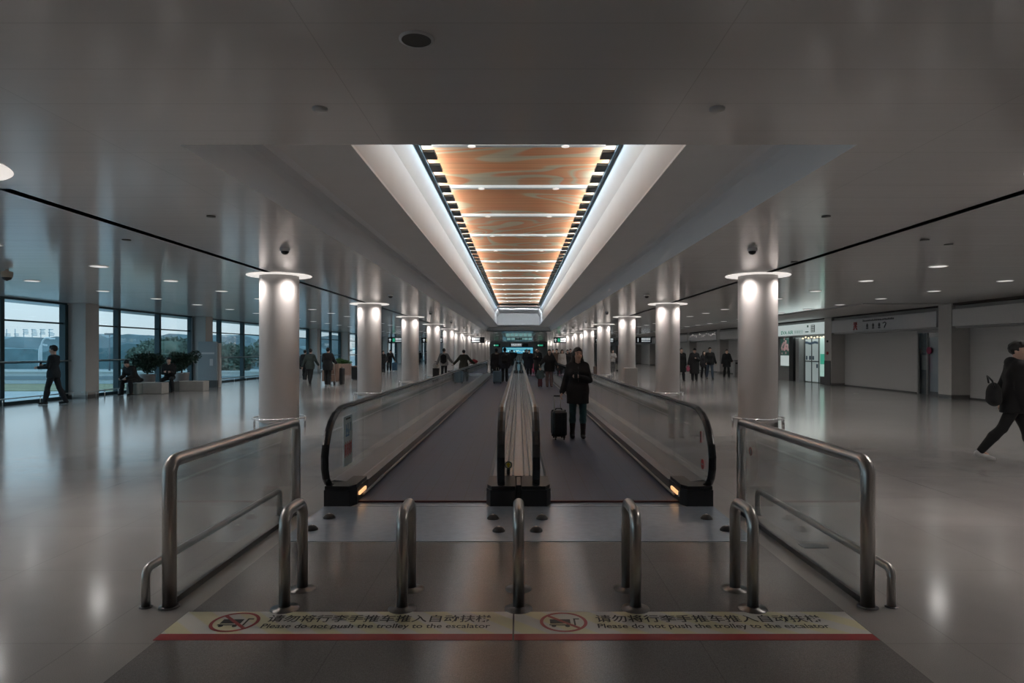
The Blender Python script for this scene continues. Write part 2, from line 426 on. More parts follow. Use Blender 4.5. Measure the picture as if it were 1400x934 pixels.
# ------------------------------------------------------------------ end and back walls
M_WALL = mat('grey_wall', (0.42, 0.41, 0.40), 0.5, noise=0.03, nscale=1.5)
struct(MB().box(-XW - 0.3, XW + 1.6, YE, YE + 0.2, 0, CZ + 0.05).build('wall_far', M_WALL))
struct(MB().box(-XW - 0.3, XW + 1.6, YB - 0.2, YB, 0, CZ + 0.05).build('wall_back', M_WALL))

# ------------------------------------------------------------------ piers and windows on the left, shopfronts on the right
def ordn(i): return ORD[min(i, len(ORD) - 1)]
PIER0 = 21.9
pier_ys = [PIER0 + 8.4 * k for k in range(-3, 12)]
M_PBASE = mat('pier_base_steel', (0.3, 0.29, 0.28), 0.3, 1.0)
M_RAILW = mat('pale_rail', (0.5, 0.52, 0.52), 0.3, 0.9)
vis = [y for y in pier_ys if y > 20]
for y in pier_ys:
    nm = ordn(vis.index(y)) if y in vis else None
    for sg in (-1, 1):
        side = 'window' if sg < 0 else 'shop'
        lab = f"square grey wall pier, {nm} visible on the {side} side of the hall" if nm else f"square grey wall pier beside the camera on the {side} side"
        t = thing('wall_pier', lab, 'pillar', (sg * (PX + 0.34), y + 0.35, 0), 0, 'square piers along the outer walls')
        if not nm: t['group'] = f'near piers {side} side'
        MB().box(-0.34, 0.34, -0.35, 0.35, 0.13, CZ, 0.01).build('shaft', M_PIER, t)
        MB().box(-0.335, 0.335, -0.345, 0.345, 0, 0.13).build('base_plinth', M_PBASE, t)
        if sg < 0:   # guard rail round the pier
            r = MB(); z = 0.24; h = 0.46
            r.tube([(0.30, -h - 0.05, z), (h, -h, z), (h, h, z), (0.30, h + 0.05, z)], 0.018, 8)
            for q in ((h, -h), (h, 0), (h, h)): r.cyl((q[0], q[1], 0), (q[0], q[1], z), 0.014, n=8)
            r.build('guard_rail', M_RAILW, t)
# left window wall
wi = 1
for y in [PIER0 - 8.4 * 4] + pier_ys:
    a, b = y + 0.7, y + 8.4
    if y == pier_ys[-1]: b = YE
    if b - a < 1: continue
    t = thing(f'window_{wi}', None, None, (-XW, a, 0)); struct(t); wi += 1
    f = MB(); L = b - a
    f.box(-0.06, 0.06, 0, L, 0, 0.10); f.box(-0.06, 0.06, -0.0, L, CZ - 0.06, CZ); f.box(-0.03, 0.03, 0, L, 2.485, 2.535); f.box(-0.025, 0.025, 0, L, 1.225, 1.265)
    ms = [0.09, 2.1, 4.9, L - 0.09] if L < 9 else [0.09] + [2.1 + 2.8 * i for i in range(int((L - 2) / 2.8))] + [L - 0.09]
    for q in ms: f.box(-0.10, 0.10, q - 0.075, q + 0.075, 0.1, CZ - 0.06)
    f.build('window_frame', M_MULL, t)
    for q0, q1 in zip(ms[:-1], ms[1:]): MB().box(-0.008, 0.008, q0 + 0.07, q1 - 0.07, 0.1, CZ - 0.06).build('window_pane', M_WGLASS, t)
    r = MB().tube([(0.17, 0.0, 1.28), (0.17, L, 1.28)], 0.02, 8); 
    for q in ms: r.cyl((0.09, q, 1.28), (0.17, q, 1.28), 0.012, n=6)
    r.build('grab_rail', M_RAILW, t)
    if b > 8:
        r = MB(); r.tube([(0.34, 0.12, 0.22), (0.34, L - 0.12, 0.22)], 0.018, 8)
        nn = max(2, int(L / 1.3))
        for i in range(nn + 1): r.cyl((0.34, 0.15 + (L - 0.3) * i / nn, 0), (0.34, 0.15 + (L - 0.3) * i / nn, 0.22), 0.013, n=6)
        r.build('low_guard_rail', M_RAILW, t)

# right shop wall
M_SHUT = mat('roller_shutter', (0.5, 0.49, 0.48), 0.45)
n, l = M_SHUT.node_tree.nodes, M_SHUT.node_tree.links
t_ = n.new('ShaderNodeTexCoord'); sx_ = n.new('ShaderNodeSeparateXYZ'); ma = n.new('ShaderNodeMath'); ma.operation = 'SINE'; mu = n.new('ShaderNodeMath'); mu.operation = 'MULTIPLY'; mu.inputs[1].default_value = 62
l.new(t_.outputs['Object'], sx_.inputs[0]); l.new(sx_.outputs['Z'], mu.inputs[0]); l.new(mu.outputs[0], ma.inputs[0])
bp = n.new('ShaderNodeBump'); bp.inputs['Strength'].default_value = 0.1; bp.inputs['Distance'].default_value = 0.01; l.new(ma.outputs[0], bp.inputs['Height']); l.new(bp.outputs[0], n['Principled BSDF'].inputs['Normal'])
M_FASC = mat('grey_fascia', (0.55, 0.54, 0.53), 0.3, noise=0.02)
M_FASCG = mat('glossy_grey_sign_panel', (0.45, 0.45, 0.46), 0.12, noise=0.02)
M_LITW = mat('lit_white_sign', (0.6, 0.6, 0.6), 0.3, emit=(0.78, 0.92, 0.90), es=0.42)
M_LIT2 = mat('lit_shop_panel', (0.5, 0.5, 0.5), 0.3, emit=(0.6, 0.78, 0.78), es=0.22)
M_GREENTX = mat('green_lettering', (0.0, 0.12, 0.08), 0.4, emit=(0.05, 0.25, 0.18), es=0.5)
M_GREY = mat('grey_metal_panel', (0.32, 0.315, 0.31), 0.4, noise=0.04)
M_DGREY = mat('dark_grey_panel', (0.07, 0.07, 0.07), 0.4)
wr = MB()
wr.box(XW + 1.4, XW + 1.6, YB, YE, 0, CZ + 0.05)
wall_r = struct(wr.build('wall_right', M_WALL))
# beam over all shopfronts and the matte ceiling band before them
bm_ = MB(); bm_.box(PX + 0.05, XW + 0.1, YB, YE, 3.12, CZ); b2 = struct(bm_.build('trim_4', M_SLOT))
struct(MB().box(11.5, PX + 0.05, 22.0, YE, CZ - 0.035, CZ - 0.002).build('trim_5', mat('matte_ceiling_band', (0.44, 0.43, 0.42), 0.6)))
for k, y in enumerate(pier_ys[:-1]):
    a, b = y + 0.7, y + 8.4; L = b - a
    if b < 8: 
        struct(MB().box(XW, XW + 0.1, a - 0.7, b, 0, CZ - 0.07).build('wall_right_near', M_SHUT)).name = f'door_{90+k}'
        continue
    i = round((y - PIER0) / 8.4)
    desc = {-1: 'nearest shopfront on the right, closed grey shutter under a blank pale fascia', 0: 'closed shopfront with a grey sign of dark lettering and a red emblem above its shutter',
            1: 'open lit shopfront with a white illuminated sign and a glass door', 2: 'closed shopfront whose pale fascia has a lit white box at one end',
            3: 'closed shopfront with sparkling lights mirrored in its grey sign'}.get(i, f"closed grey shopfront, {ordn(i - 4)} beyond the one with mirrored lights on the right")
    if i == -2: desc = 'closed shopfront outside the right edge of the view'
    t = thing('shopfront', desc, 'shopfront', (PX, a, 0))
    # jamb walls and header
    h = MB(); h.box(0.12, 0.66, 0.0, L, 2.36, 3.10); h.build('header', M_GREY, t)
    if i == 1:
        # lit shop
        h = MB().box(0.0, 0.12, 0.05, L - 0.05, 2.42, 2.98, 0.01); sgn = h.build('sign', M_LITW, t)
        text_mesh('EVA AIR', 'lettering', M_GREENTX, sgn, w=1.6, h=0.19, loc=(-0.006, 4.3, 2.58), rot=(PI / 2, 0, -PI / 2), bold=0.02)
        text_mesh('長榮航空', 'lettering', mat('pale_green_lettering', (0.25, 0.5, 0.42), 0.4), sgn, w=1.05, h=0.18, loc=(-0.006, 2.85, 2.58), rot=(PI / 2, 0, -PI / 2))
        b_ = MB(); b_.box(-0.012, 0, 1.0, 1.4, 2.52, 2.88); b_.build('emblem', M_TXT, sgn)
        b_ = MB(); [b_.box(-0.016, -0.012, 1.05 + 0.17 * (q % 2), 1.16 + 0.17 * (q % 2), 2.55 + 0.085 * (q // 2), 2.60 + 0.085 * (q // 2)) for q in range(8)]; b_.build('emblem_marks', M_LITW, sgn)
        b_ = MB(); b_.box(-0.012, 0, 1.7, 2.05, 2.53, 2.58); b_.box(-0.012, 0, 1.7, 1.85, 2.78, 2.88); b_.build('small_marks', mat('dark_green_mark', (0.02, 0.1, 0.08), 0.4), sgn)
        # back wall and fittings at the shop line
        MB().box(0.66, 0.76, 0, L, 0, 2.36).build('back_panel', M_GREY, t)
        d_ = MB(); d_.box(0.50, 0.56, 0.85, 1.55, 0.35, 2.3, 0.01); d_.build('light_box', mat('green_white_light_box', (0.5, 0.5, 0.5), 0.3, emit=(0.5, 0.85, 0.75), es=0.45, noise=0.0), t)
        MB().box(0.494, 0.5, 0.9, 1.5, 0.95, 1.45).build('green_band', mat('green_band', (0.05, 0.3, 0.2), 0.3, emit=(0.05, 0.45, 0.3), es=0.5), t)
        MB().box(0.5, 0.6, 0.85, 1.55, 0, 0.34).build('plinth', M_DGREY, t)
        MB().box(0.50, 0.54, 1.66, 2.4, 0.05, 2.2).build('lit_shelf_glass', M_LIT2, t)
        MB().box(0.50, 0.54, 2.46, 3.2, 0.05, 2.2).build('lit_shelf_glass', M_LIT2, t)
        s_ = MB(); [s_.box(0.47, 0.5, 1.61 + 0.80 * q, 1.65 + 0.80 * q, 0, 2.25) for q in (0, 1, 2)]; s_.box(0.47, 0.5, 1.61, 3.24, 1.05, 1.1); s_.build('shelf_frame', M_DGREY, t)
        s_ = MB()
        rr = random.Random(5)
        for q in range(9):
            yy = 1.75 + 0.16 * q; zz = 1.95 + 0.03 * math.sin(q); s_.box(0.46, 0.5, yy, yy + 0.09, zz, zz + 0.12, 0.01)
        for q in range(5): yy = 1.72 + rr.random() * 1.3; zz = rr.choice((0.4, 0.75, 1.15)); s_.box(0.45, 0.5, yy, yy + 0.1, zz, zz + 0.2, 0.015)
        s_.build('wares', mat('blue_grey_wares', (0.08, 0.12, 0.18), 0.4), t)
        MB().box(0.2, 0.65, 3.28, 3.7, 0, 2.3).build('wall_screen', M_GREY, t)
        MB().box(0.1, 0.6, 3.78, 4.3, 0, 2.36).build('black_post', M_BLACK, t)
        MB().box(0.40, 0.46, 4.9, 6.2, 0.75, 2.3, 0.01).build('poster_light_box', mat('dark_green_poster', (0.02, 0.05, 0.04), 0.3, emit=(0.03, 0.10, 0.08), es=0.4), t)
        p = MB(); p.box(0.385, 0.40, 4.95, 6.15, 0.78, 1.35); p.build('poster_lower', M_LITW, t)
        p = MB(); rr = random.Random(3)
        for q in range(26):
            yy = 5.55 + rr.gauss(0, 0.22); zz = 1.85 + rr.gauss(0, 0.16); p.cyl((0.383, yy, zz), (0.40, yy, zz), 0.05 + 0.05 * rr.random(), n=8)
        p.build('poster_blossom', mat('pink_blossom', (0.5, 0.3, 0.3), 0.5, emit=(0.5, 0.35, 0.35), es=0.3), t)
        # warm decorative lights under the sign
        lt = MB()
        for q in range(9): lt.lathe((0.3, 0.4 + 0.33 * q, 2.27 + 0.03 * math.sin(3 * q)), [(0.0, 0.05), (0.04, 0.03), (0.05, 0), (0.04, -0.03), (0, -0.05)], 8)
        lt.build('string_light', mat('warm_bulb', (0.8, 0.7, 0.5), 0.3, emit=(1, 0.75, 0.5), es=0.6), t)
        light('shop_lamp', 'AREA', (0.3, 3.0, 2.33), 14, (0.85, 1, 0.97), t, shape='RECTANGLE', size=0.4, size_y=5)
        light('sign_glow', 'AREA', (-0.03, 3.8, 2.7), 9, (0.85, 1, 0.97), t, shape='RECTANGLE', size=0.5, size_y=7).rotation_euler = (0, PI / 2, 0)
    else:
        y0s = 2.22 if i == 0 else 0.0
        MB().box(0.62, 0.68, y0s, L, 0.05, 2.37).build('roller_shutter', M_SHUT, t)
        MB().box(0.60, 0.70, y0s, L, 0, 0.05).build('bottom_bar', M_DGREY, t)
        if i == 0:
            g = MB(); g.box(0.74, 0.80, 0.0, 2.22, 0, 2.37); g.build('dark_interior', mat('dark_shop_interior', (0.03, 0.04, 0.05), 0.3), t)
            g = MB(); g.box(0.62, 0.68, 0, 0.05, 0, 2.37); g.box(0.62, 0.68, 1.6, 1.64, 0, 2.37); g.box(0.62, 0.68, 2.15, 2.22, 0, 2.37); g.box(0.62, 0.68, 0, 2.2, 2.27, 2.37); db = g.build('door_frame', M_GREY, t)
            MB().box(0.645, 0.655, 0.05, 2.15, 0, 2.27).build('door_glass', M_WGLASS, db)
            MB().box(0.70, 0.73, 0.15, 1.55, 0.12, 2.1).build('hanging_display', mat('blue_grey_display', (0.24, 0.28, 0.32), 0.4), t)
            p = MB(); p.box(0.70, 0.73, 1.75, 2.05, 0.9, 1.45); p.build('poster', mat('pale_poster', (0.2, 0.2, 0.2), 0.4), t)
            p = MB().cyl((0.60, 1.48, 1.62), (0.64, 1.48, 1.62), 0.13, n=20); p.build('red_round_sticker', mat('magenta_sticker', (0.3, 0.02, 0.08), 0.4), t)
        # sign
        sm = M_FASCG if i in (0, 3) else M_FASC
        h = MB().box(-0.02, 0.12, 0.06, L - 0.06, 2.42, 2.98, 0.012); sgn = h.build('sign', sm, t)
        if i == 0:
            q = MB()                                   # blurred glyphs: three upright strokes and a hooked one
            for yy in (4.55, 4.1, 3.65): q.box(-0.026, -0.02, yy - 0.09, yy + 0.09, 2.52, 2.56); q.box(-0.026, -0.02, yy - 0.07, yy + 0.07, 2.59, 2.70); q.box(-0.026, -0.02, yy - 0.025, yy + 0.025, 2.50, 2.74)
            q.tube([(-0.024, 3.38, 2.70), (-0.024, 3.25, 2.74), (-0.024, 3.15, 2.69), (-0.024, 3.22, 2.61), (-0.024, 3.28, 2.52)], 0.02, 6)
            q.build('lettering', M_TXT, sgn)
            q = MB(); rr = random.Random(8); yy = 4.9
            while yy > 2.7: w_ = rr.uniform(0.04, 0.09); q.box(-0.026, -0.02, yy - w_, yy, 2.82, 2.82 + rr.uniform(0.045, 0.08)); yy -= w_ + 0.025
            q.build('small_lettering', M_TXT, sgn)
            e = MB()
            for q in range(3): e.tube([(-0.03, 5.35, 2.52 + 0.1 * q), (-0.03, 5.5, 2.62 + 0.1 * q), (-0.03, 5.65, 2.52 + 0.1 * q)], 0.018, 6)
            e.tube([(-0.03, 5.38, 2.82), (-0.03, 5.62, 2.5)], 0.02, 6); e.tube([(-0.03, 5.62, 2.82), (-0.03, 5.38, 2.5)], 0.02, 6)
            e.build('red_emblem', mat('red_emblem', (0.4, 0.05, 0.05), 0.4), sgn)
        if i == 2: MB().box(-0.05, -0.02, 2.6, 3.7, 2.44, 2.96, 0.01).build('lit_box', M_LITW, sgn)
        if i == 3:
            rr = random.Random(9); e = MB()
            for q in range(60):
                yy = rr.uniform(0.3, L - 0.3); zz = 2.82 + 0.08 * math.sin(yy * 3.2) + rr.gauss(0, 0.05)
                e.box(-0.035, -0.02, yy, yy + 0.06, zz, zz + 0.035, 0.005)
            e.build('mirrored_glint', mat('painted_glint', (0.8, 0.8, 0.8), 0.4, emit=(1, 0.95, 0.9), es=0.55), sgn)  # glowing chips stand in for lights reflected in the glossy sign
# little fittings on the piers
def fitting(label, cat, name, x, y, z, r, m):
    tag(MB().cyl((x, y, z), (x - 0.05, y, z), r, n=16).build(name, m), label, cat)
fitting('round black sensor on the pier between the lit shop and the closed shop', 'sensor', 'wall_sensor', PX, 30.65, 2.05, 0.05, M_BLACK)
fitting('red fire alarm button on the pier beside the lit shop', 'alarm button', 'fire_alarm', PX, 30.65, 1.5, 0.07, M_RED)
for j, (q, zz) in enumerate(((1, 1.95), (1, 1.5))):
    tag(MB().cyl((-PX, 30.6, zz), (-PX + 0.05, 30.6, zz), 0.045, n=16).build('wall_sensor', M_BLACK), f"{'upper' if j == 0 else 'lower'} of two dark round fittings on the left pier behind the notice board", 'sensor')
tag(MB().box(PX - 0.036, PX - 0.006, 30.35, 30.95, 0, 1.15, 0.01).build('protective_panel', M_DGREY), 'dark grey protective panel on the foot of the pier beside the lit shop', 'panel')
tag(MB().box(PX - 0.035, PX - 0.005, 21.9 + 8.4 * 2, 22.55 + 8.4 * 2, 0, 1.0, 0.01).build('protective_panel', M_DGREY), 'dark protective panel on the foot of the pier beyond the lit shop', 'panel')

# ------------------------------------------------------------------ round columns with ring lamps
col_ys = [-2.9 + 8.4 * k for k in range(14)]
R = 0.40
def make_column():
    t = thing('round_column', None, 'column')
    s_ = MB(); s_.lathe((0, 0, 0), [(R, 0.0), (R, CZ)], 56)
    s_.build('shaft', M_COLUMN, t)
    MB().lathe((0, 0, 0), [(R + 0.006, 0), (R + 0.006, 0.12), (R, 0.125)], 56).build('base_plinth', M_PBASE, t)
    r = MB(); rr = 0.53
    r.tube([(rr * math.cos(2 * PI * i / 40), rr * math.sin(2 * PI * i / 40), 0.2) for i in range(41)], 0.016, 8)
    r.build('guard_ring', M_STEELB, t)
    p = MB()
    for i in range(4):
        a = PI / 4 + i * PI / 2 + 0.0; a = [0.05, PI / 2 + 0.3, PI, -PI / 2 + 0.9][i]
        p.cyl((rr * math.cos(a), rr * math.sin(a), 0), (rr * math.cos(a), rr * math.sin(a), 0.215), 0.02, n=10)
    p.build('guard_posts', M_STEELB, t)
    g = MB(); g.lathe((0, 0, 0), [(R + 0.003, CZ - 0.012), (0.65, CZ - 0.012), (0.66, CZ - 0.004)], 56)
    g.build('ring_light', M_RINGL, t)
    for i in range(4):
        a = PI / 4 + i * PI / 2
        light('ring_lamp', 'SPOT', (0.59 * math.cos(a), 0.59 * math.sin(a), CZ - 0.03), P_RING, (1.0, 0.92, 0.87), t, spot_size=math.radians(150), spot_blend=1.0, shadow_soft_size=0.12)
    return t
col0 = None
vis = [y for y in col_ys if y > 8]
for y in col_ys:
    for sg in (-1, 1):
        side = 'left' if sg < 0 else 'right'
        if col0 is None: o = col0 = make_column()
        else: o = copy_tree(col0)
        o.location = (sg * SLX, y, 0)
        tag(o, f"round pale column with a glowing ring at its top, {ordn(vis.index(y))} in view on the {side}" if y > 8 else f"round column just outside the {side} edge, only its ring lamp glow in view" if y > 0 else f"round column behind the camera on the {side}", 'column', 'round columns along the walkways')

# ------------------------------------------------------------------ recessed downlights
def make_down():
    t = thing('downlight', None, 'ceiling light')
    MB().lathe((0, 0, 0), [(0.165, -0.001), (0.165, -0.012), (0.145, -0.012)], 24).build('trim_ring', M_TRIMW, t)
    MB().lathe((0, 0, 0), [(0.146, -0.010), (0.0, -0.010)], 24).build('diffuser', M_LAMP, t)
    light('lamp', 'SPOT', (0, 0, -0.03), P_DOWN, (1.0, 0.97, 0.94), t, spot_size=math.radians(160), spot_blend=0.8, shadow_soft_size=0.12)
    return t
dn0 = None
for sg in (-1, 1):
    for row, xr in (('inner', 7.86), ('outer', 11.0)):
        kk = 0
        for j in range(-5, 30):
            y = 12.33 + 2.55 * j
            if y < 0 or y > (118 if row == 'inner' else 78): continue
            vis_ = abs(xr * F / y) < 709
            if dn0 is None: o = dn0 = make_down()
            else: o = copy_tree(dn0)
            o.location = (sg * xr, y, CZ if not (sg > 0 and xr > 11.4) else CZ - 0.035)
            side = 'left' if sg < 0 else 'right'
            lab = f"round recessed ceiling downlight, {('number ' + str(kk + 1)) if kk > 21 else ordn(kk)} visible in the {row} row over the {side} floor" if vis_ else f"round recessed downlight of the {row} {side} row, outside the frame"
            if vis_: kk += 1
            tag(o, lab, 'ceiling light', 'recessed downlights')
# lamps beyond the coffer
for x, y, w in ((-1.95, 57, 'left'), (1.95, 57, 'right'), (-2.1, 66, 'far left'), (2.1, 66, 'far right')):
    o = copy_tree(dn0); o.location = (x, y, CZ); tag(o, f"{w} downlight beside the small teal-lit ceiling recess", 'ceiling light', 'recessed downlights')
for q in range(5):
    for sg in (-1, 1):
        o = copy_tree(dn0); o.location = (sg * 2.1, 81 + 8.5 * q, CZ); tag(o, f"far central downlight before the blue display, {ordn(q)} of the {'left' if sg < 0 else 'right'} row", 'ceiling light', 'recessed downlights')
# small ceiling fittings
M_VENT = mat('dark_vent', (0.10, 0.098, 0.09), 0.6)
t = thing('ceiling_speaker', 'round dark speaker grille in the ceiling nearest the camera', 'speaker', (-0.52, 3.35, CZ))
MB().lathe((0, 0, 0), [(0.088, 0), (0.088, -0.008), (0.075, -0.010)], 28).build('rim', M_TRIMW, t)
MB().lathe((0, 0, 0), [(0.076, -0.008), (0.0, -0.008)], 28).build('grille', M_VENT, t)
for x, y, w in ((-1.30, 4.31, 'left of the long coffer'), (1.30, 4.31, 'right of the long coffer')):
    tag(MB().lathe((0, 0, 0), [(0.05, 0), (0.05, -0.012), (0.03, -0.02), (0.0, -0.02)], 20).build('smoke_detector', M_TRIMW, None, (x, y, CZ)), f'small round ceiling detector near the camera, {w}', 'detector')
for x, y, w in ((-3.62, 7.75, 'left'), (3.62, 7.75, 'right')):
    tag(MB().lathe((0, 0, 0), [(0.05, 0), (0.05, -0.012), (0.0, -0.014)], 16).build('sprinkler_cover', M_VENT, None, (x, y, CZ)), f'tiny dark sprinkler cover in the {w} ceiling before the columns', 'sprinkler')
for x, y, w in ((5.8, 9.4, 'first'), (6.4, 9.8, 'second'), (4.9, 11.7, 'third'), (-5.6, 9.4, 'fourth')):
    tag(MB().lathe((0, 0, 0), [(0.06, 0), (0.06, -0.01), (0.0, -0.012)], 16).build('sprinkler_cover', M_VENT, None, (x, y, CZ)), f"{'small dark ceiling disc left of the slot' if x < 0 else w + ' small dark ceiling disc near the right slot'}", 'sprinkler')
for k, y in enumerate(v - 3.4 for v in col_ys if v > 8):
    if k > 5: break
    for sg in (-1, 1):
        t = thing('dome_camera', f"small dark dome camera in the ceiling before the {ordn(k)} {'left' if sg < 0 else 'right'} column", 'camera', (sg * 3.62, y - 0.3, CZ), 0, 'dome cameras')
        MB().lathe((0, 0, 0), [(0.075, 0), (0.075, -0.04), (0.06, -0.045)], 20).build('housing', M_TRIMW, t)
        MB().lathe((0, 0, 0), [(0.06, -0.044), (0.055, -0.07), (0.035, -0.092), (0.0, -0.1)], 20).build('dome', M_BLACK, t)
t = thing('surveillance_camera', 'beige drop camera hanging from the ceiling at the left edge of the picture', 'camera', (-9.95, 12.8, CZ))
MB().lathe((0, 0, 0), [(0.03, 0), (0.03, -0.03), (0.10, -0.05), (0.10, -0.13), (0.09, -0.16)], 20).build('housing', mat('beige_plastic', (0.4, 0.36, 0.3), 0.5), t)
MB().lathe((0, 0, 0), [(0.085, -0.16), (0.07, -0.2), (0.0, -0.23)], 20).build('dome', M_BLACK, t)
# ------------------------------------------------------------------ moving walkways
M_BELT = mat('grooved_belt', (0.055, 0.074, 0.128), 0.42, 0.2)
n, l = M_BELT.node_tree.nodes, M_BELT.node_tree.links; b = n['Principled BSDF']
t_ = n.new('ShaderNodeTexCoord')
bk = n.new('ShaderNodeTexBrick'); bk.offset = 0; bk.inputs['Scale'].default_value = 1; bk.inputs['Brick Width'].default_value = 0.2; bk.inputs['Row Height'].default_value = 0.4
bk.inputs['Mortar Size'].default_value = 0.006; bk.inputs['Mortar Smooth'].default_value = 0.3
bk.inputs['Color1'].default_value = (0.055, 0.074, 0.128, 1); bk.inputs['Color2'].default_value = (0.052, 0.070, 0.122, 1); bk.inputs['Mortar'].default_value = (0.044, 0.053, 0.08, 1)
l.new(t_.outputs['Object'], bk.inputs['Vector']); l.new(bk.outputs['Color'], b.inputs['Base Color'])
sx_ = n.new('ShaderNodeSeparateXYZ'); l.new(t_.outputs['Object'], sx_.inputs[0])
mu = n.new('ShaderNodeMath'); mu.operation = 'MULTIPLY'; mu.inputs[1].default_value = 700; sn = n.new('ShaderNodeMath'); sn.operation = 'SINE'
l.new(sx_.outputs['X'], mu.inputs[0]); l.new(mu.outputs[0], sn.inputs[0])
bp = n.new('ShaderNodeBump'); bp.inputs['Strength'].default_value = 0.15; bp.inputs['Distance'].default_value = 0.004; l.new(sn.outputs[0], bp.inputs['Height']); l.new(bp.outputs[0], b.inputs['Normal'])
M_SKIRT = mat('black_skirt', (0.02, 0.02, 0.022), 0.28, 0.3)
M_DECK = mat('deck_cover_steel', (0.12, 0.135, 0.15), 0.32, 0.6, noise=0.05, nscale=20)
M_COMB = mat('comb_plate_steel', (0.38, 0.45, 0.53), 0.26, 0.5, noise=0.06, nscale=14)
M_AMBER = mat('amber_indicator', (0.6, 0.3, 0.1), 0.3, emit=(1.0, 0.55, 0.25), es=1.1)
M_WARN = mat('thin_red_line', (0.09, 0.03, 0.03), 0.4)
M_HRB = mat('handrail_rubber', (0.010, 0.011, 0.013), 0.22)

def walkway(sg, ya, yb, label, far=False):
    # sg = -1 left, +1 right: outer balustrade at sg*1.97, inner one at sg*0.18
    t = thing('moving_walkway', label, 'moving walkway', (sg * 0.98, ya, 0))
    X = lambda x: sg * x - sg * 0.98          # local x
    L = yb - ya
    Y = lambda y: y                            # local y measured from the newel front
    MB().box(X(0.33), X(1.69), 0.20, L - 0.2, 0.003, 0.022).build('belt', M_BELT, t)
    MB().box(X(0.335), X(1.68), 0.0, 0.165, 0.0, 0.006).build('comb_plate', M_COMB, t)
    MB().box(X(0.33), X(1.69), 0.168, 0.2, 0.003, 0.024).build('comb_line', M_WARN, t)
    # skirts, brush line, sloping deck, outer cladding
    s_ = MB()
    s_.prism([(X(1.69), 0.0), (X(1.69), 0.155), (X(1.75), 0.185), (X(1.75), 0.0)], 'y', 0.3, L - 0.3)
    s_.prism([(X(0.33), 0.0), (X(0.33), 0.17), (X(0.27), 0.18), (X(0.27), 0.0)], 'y', 0.3, L - 0.3)
    s_.build('skirt', M_SKIRT, t)
    s_ = MB(); s_.box(X(1.668), X(1.69), 0.35, L - 0.35, 0.045, 0.062); s_.box(X(0.33), X(0.35), 0.35, L - 0.35, 0.055, 0.075); s_.build('skirt_brush_strip', mat('pale_brush_strip', (0.45, 0.44, 0.43), 0.35), t)
    s_ = MB()
    s_.prism([(X(1.75), 0.186), (X(1.76), 0.194), (X(1.975), 0.222), (X(1.975), 0.18), (X(1.76), 0.17)], 'y', 0.28, L - 0.3)
    s_.prism([(X(0.315), 0.172), (X(0.29), 0.19), (X(0.175), 0.205), (X(0.175), 0.18), (X(0.29), 0.16)], 'y', 0.28, L - 0.3)
    s_.build('deck_cover', M_DECK, t)
    s_ = MB().box(X(1.985), X(2.0), 0.25, L - 0.25, 0, 0.215); s_.build('outer_cladding', M_DECK, t)
    # newel bases
    for (yy, dr) in ((0.0, 1), (L, -1)):
        for (xa, xb, xc) in ((2.0, 1.735, 1.687), (0.03, 0.29, 0.335)):
            pr = MB(); A = [(X(xa), yy), (X(xb), yy), (X(xc), yy + dr * 0.12), (X(xc), yy + dr * 0.62), (X(xa), yy + dr * 0.62)]
            pr.prism(A, 'z', 0.0, 0.17)
            q = [(X(xa) * 0.985 + X(xb) * 0.015, yy + dr * 0.02), (X(xb) * 0.95 + X(xa) * 0.05, yy + dr * 0.02), (X(xc) * 0.97 + X(xa) * 0.03, yy + dr * 0.13), (X(xc) * 0.97 + X(xa) * 0.03, yy + dr * 0.6), (X(xa) * 0.985 + X(xb) * 0.015, yy + dr * 0.6)]
            pr.prism(q, 'z', 0.17, 0.205)
            pr.build('newel_base', M_BLACK, t)
    # handrails + glass
    for xo in (1.965, 0.18):
        yo = -0.13
        end = [(0.62, .98), (0.45, .968), (0.30, .93), (0.15, .86), (0.03, .76), (-0.05, .64), (-0.09, .52), (-0.085, .40), (-0.04, .30), (0.03, .235), (0.12, .20)]
        if far: end = [(0.62, .98), (0.4, .96), (0.15, .86), (-0.05, .6), (-0.06, .35), (0.12, .2)]
        pts = [(X(xo), y, z) for y, z in end[::-1]] + [(X(xo), L - y, z) for y, z in end]
        prof = [(-0.036, -0.012), (-0.040, 0.0), (-0.034, 0.014), (-0.015, 0.022), (0.015, 0.022), (0.034, 0.014), (0.040, 0.0), (0.036, -0.012)]
        MB().sweep(pts, [(a, -b) for a, b in prof]).build('handrail', M_HRB, t)
        inn = [(y * 1.0 + 0.028 * (1 if y < 0.6 else 0), z - 0.022) for y, z in end[::-1]]
        MB().sweep([(X(xo), y, z) for y, z in inn] + [(X(xo), L - y, z) for y, z in inn[::-1]], [(-0.016, -0.012), (0.016, -0.012), (0.016, 0.012), (-0.016, 0.012)]).build('handrail_guide', M_STEEL, t)
        # glass: shaped end panes, then rectangular panes
        gx0, gx1 = X(xo) - 0.006, X(xo) + 0.006
        prof_ = [(y + 0.03, z - 0.02) for y, z in end] 
        ye = 1.55
        p = MB(); p.prism([(ye, 0.19), (ye, 0.955)] + [(max(y, -0.06), z) for y, z in prof_][0:] + [(0.14, 0.19)], 'x', gx0, gx1); p.build('glass_panel', M_GLASS, t)
        p = MB(); p.prism([(L - ye, 0.19), (L - ye, 0.955)] + [(L - max(y, -0.06), z) for y, z in prof_] + [(L - 0.14, 0.19)], 'x', gx0, gx1); p.build('glass_panel', M_GLASS, t)
        N = max(1, round((L - 2 * ye) / 2.4)); w = (L - 2 * ye) / N
        for i in range(N): MB().box(gx0, gx1, ye + i * w + 0.006, ye + (i + 1) * w - 0.002, 0.19, 0.955).build('glass_panel', M_GLASS, t)
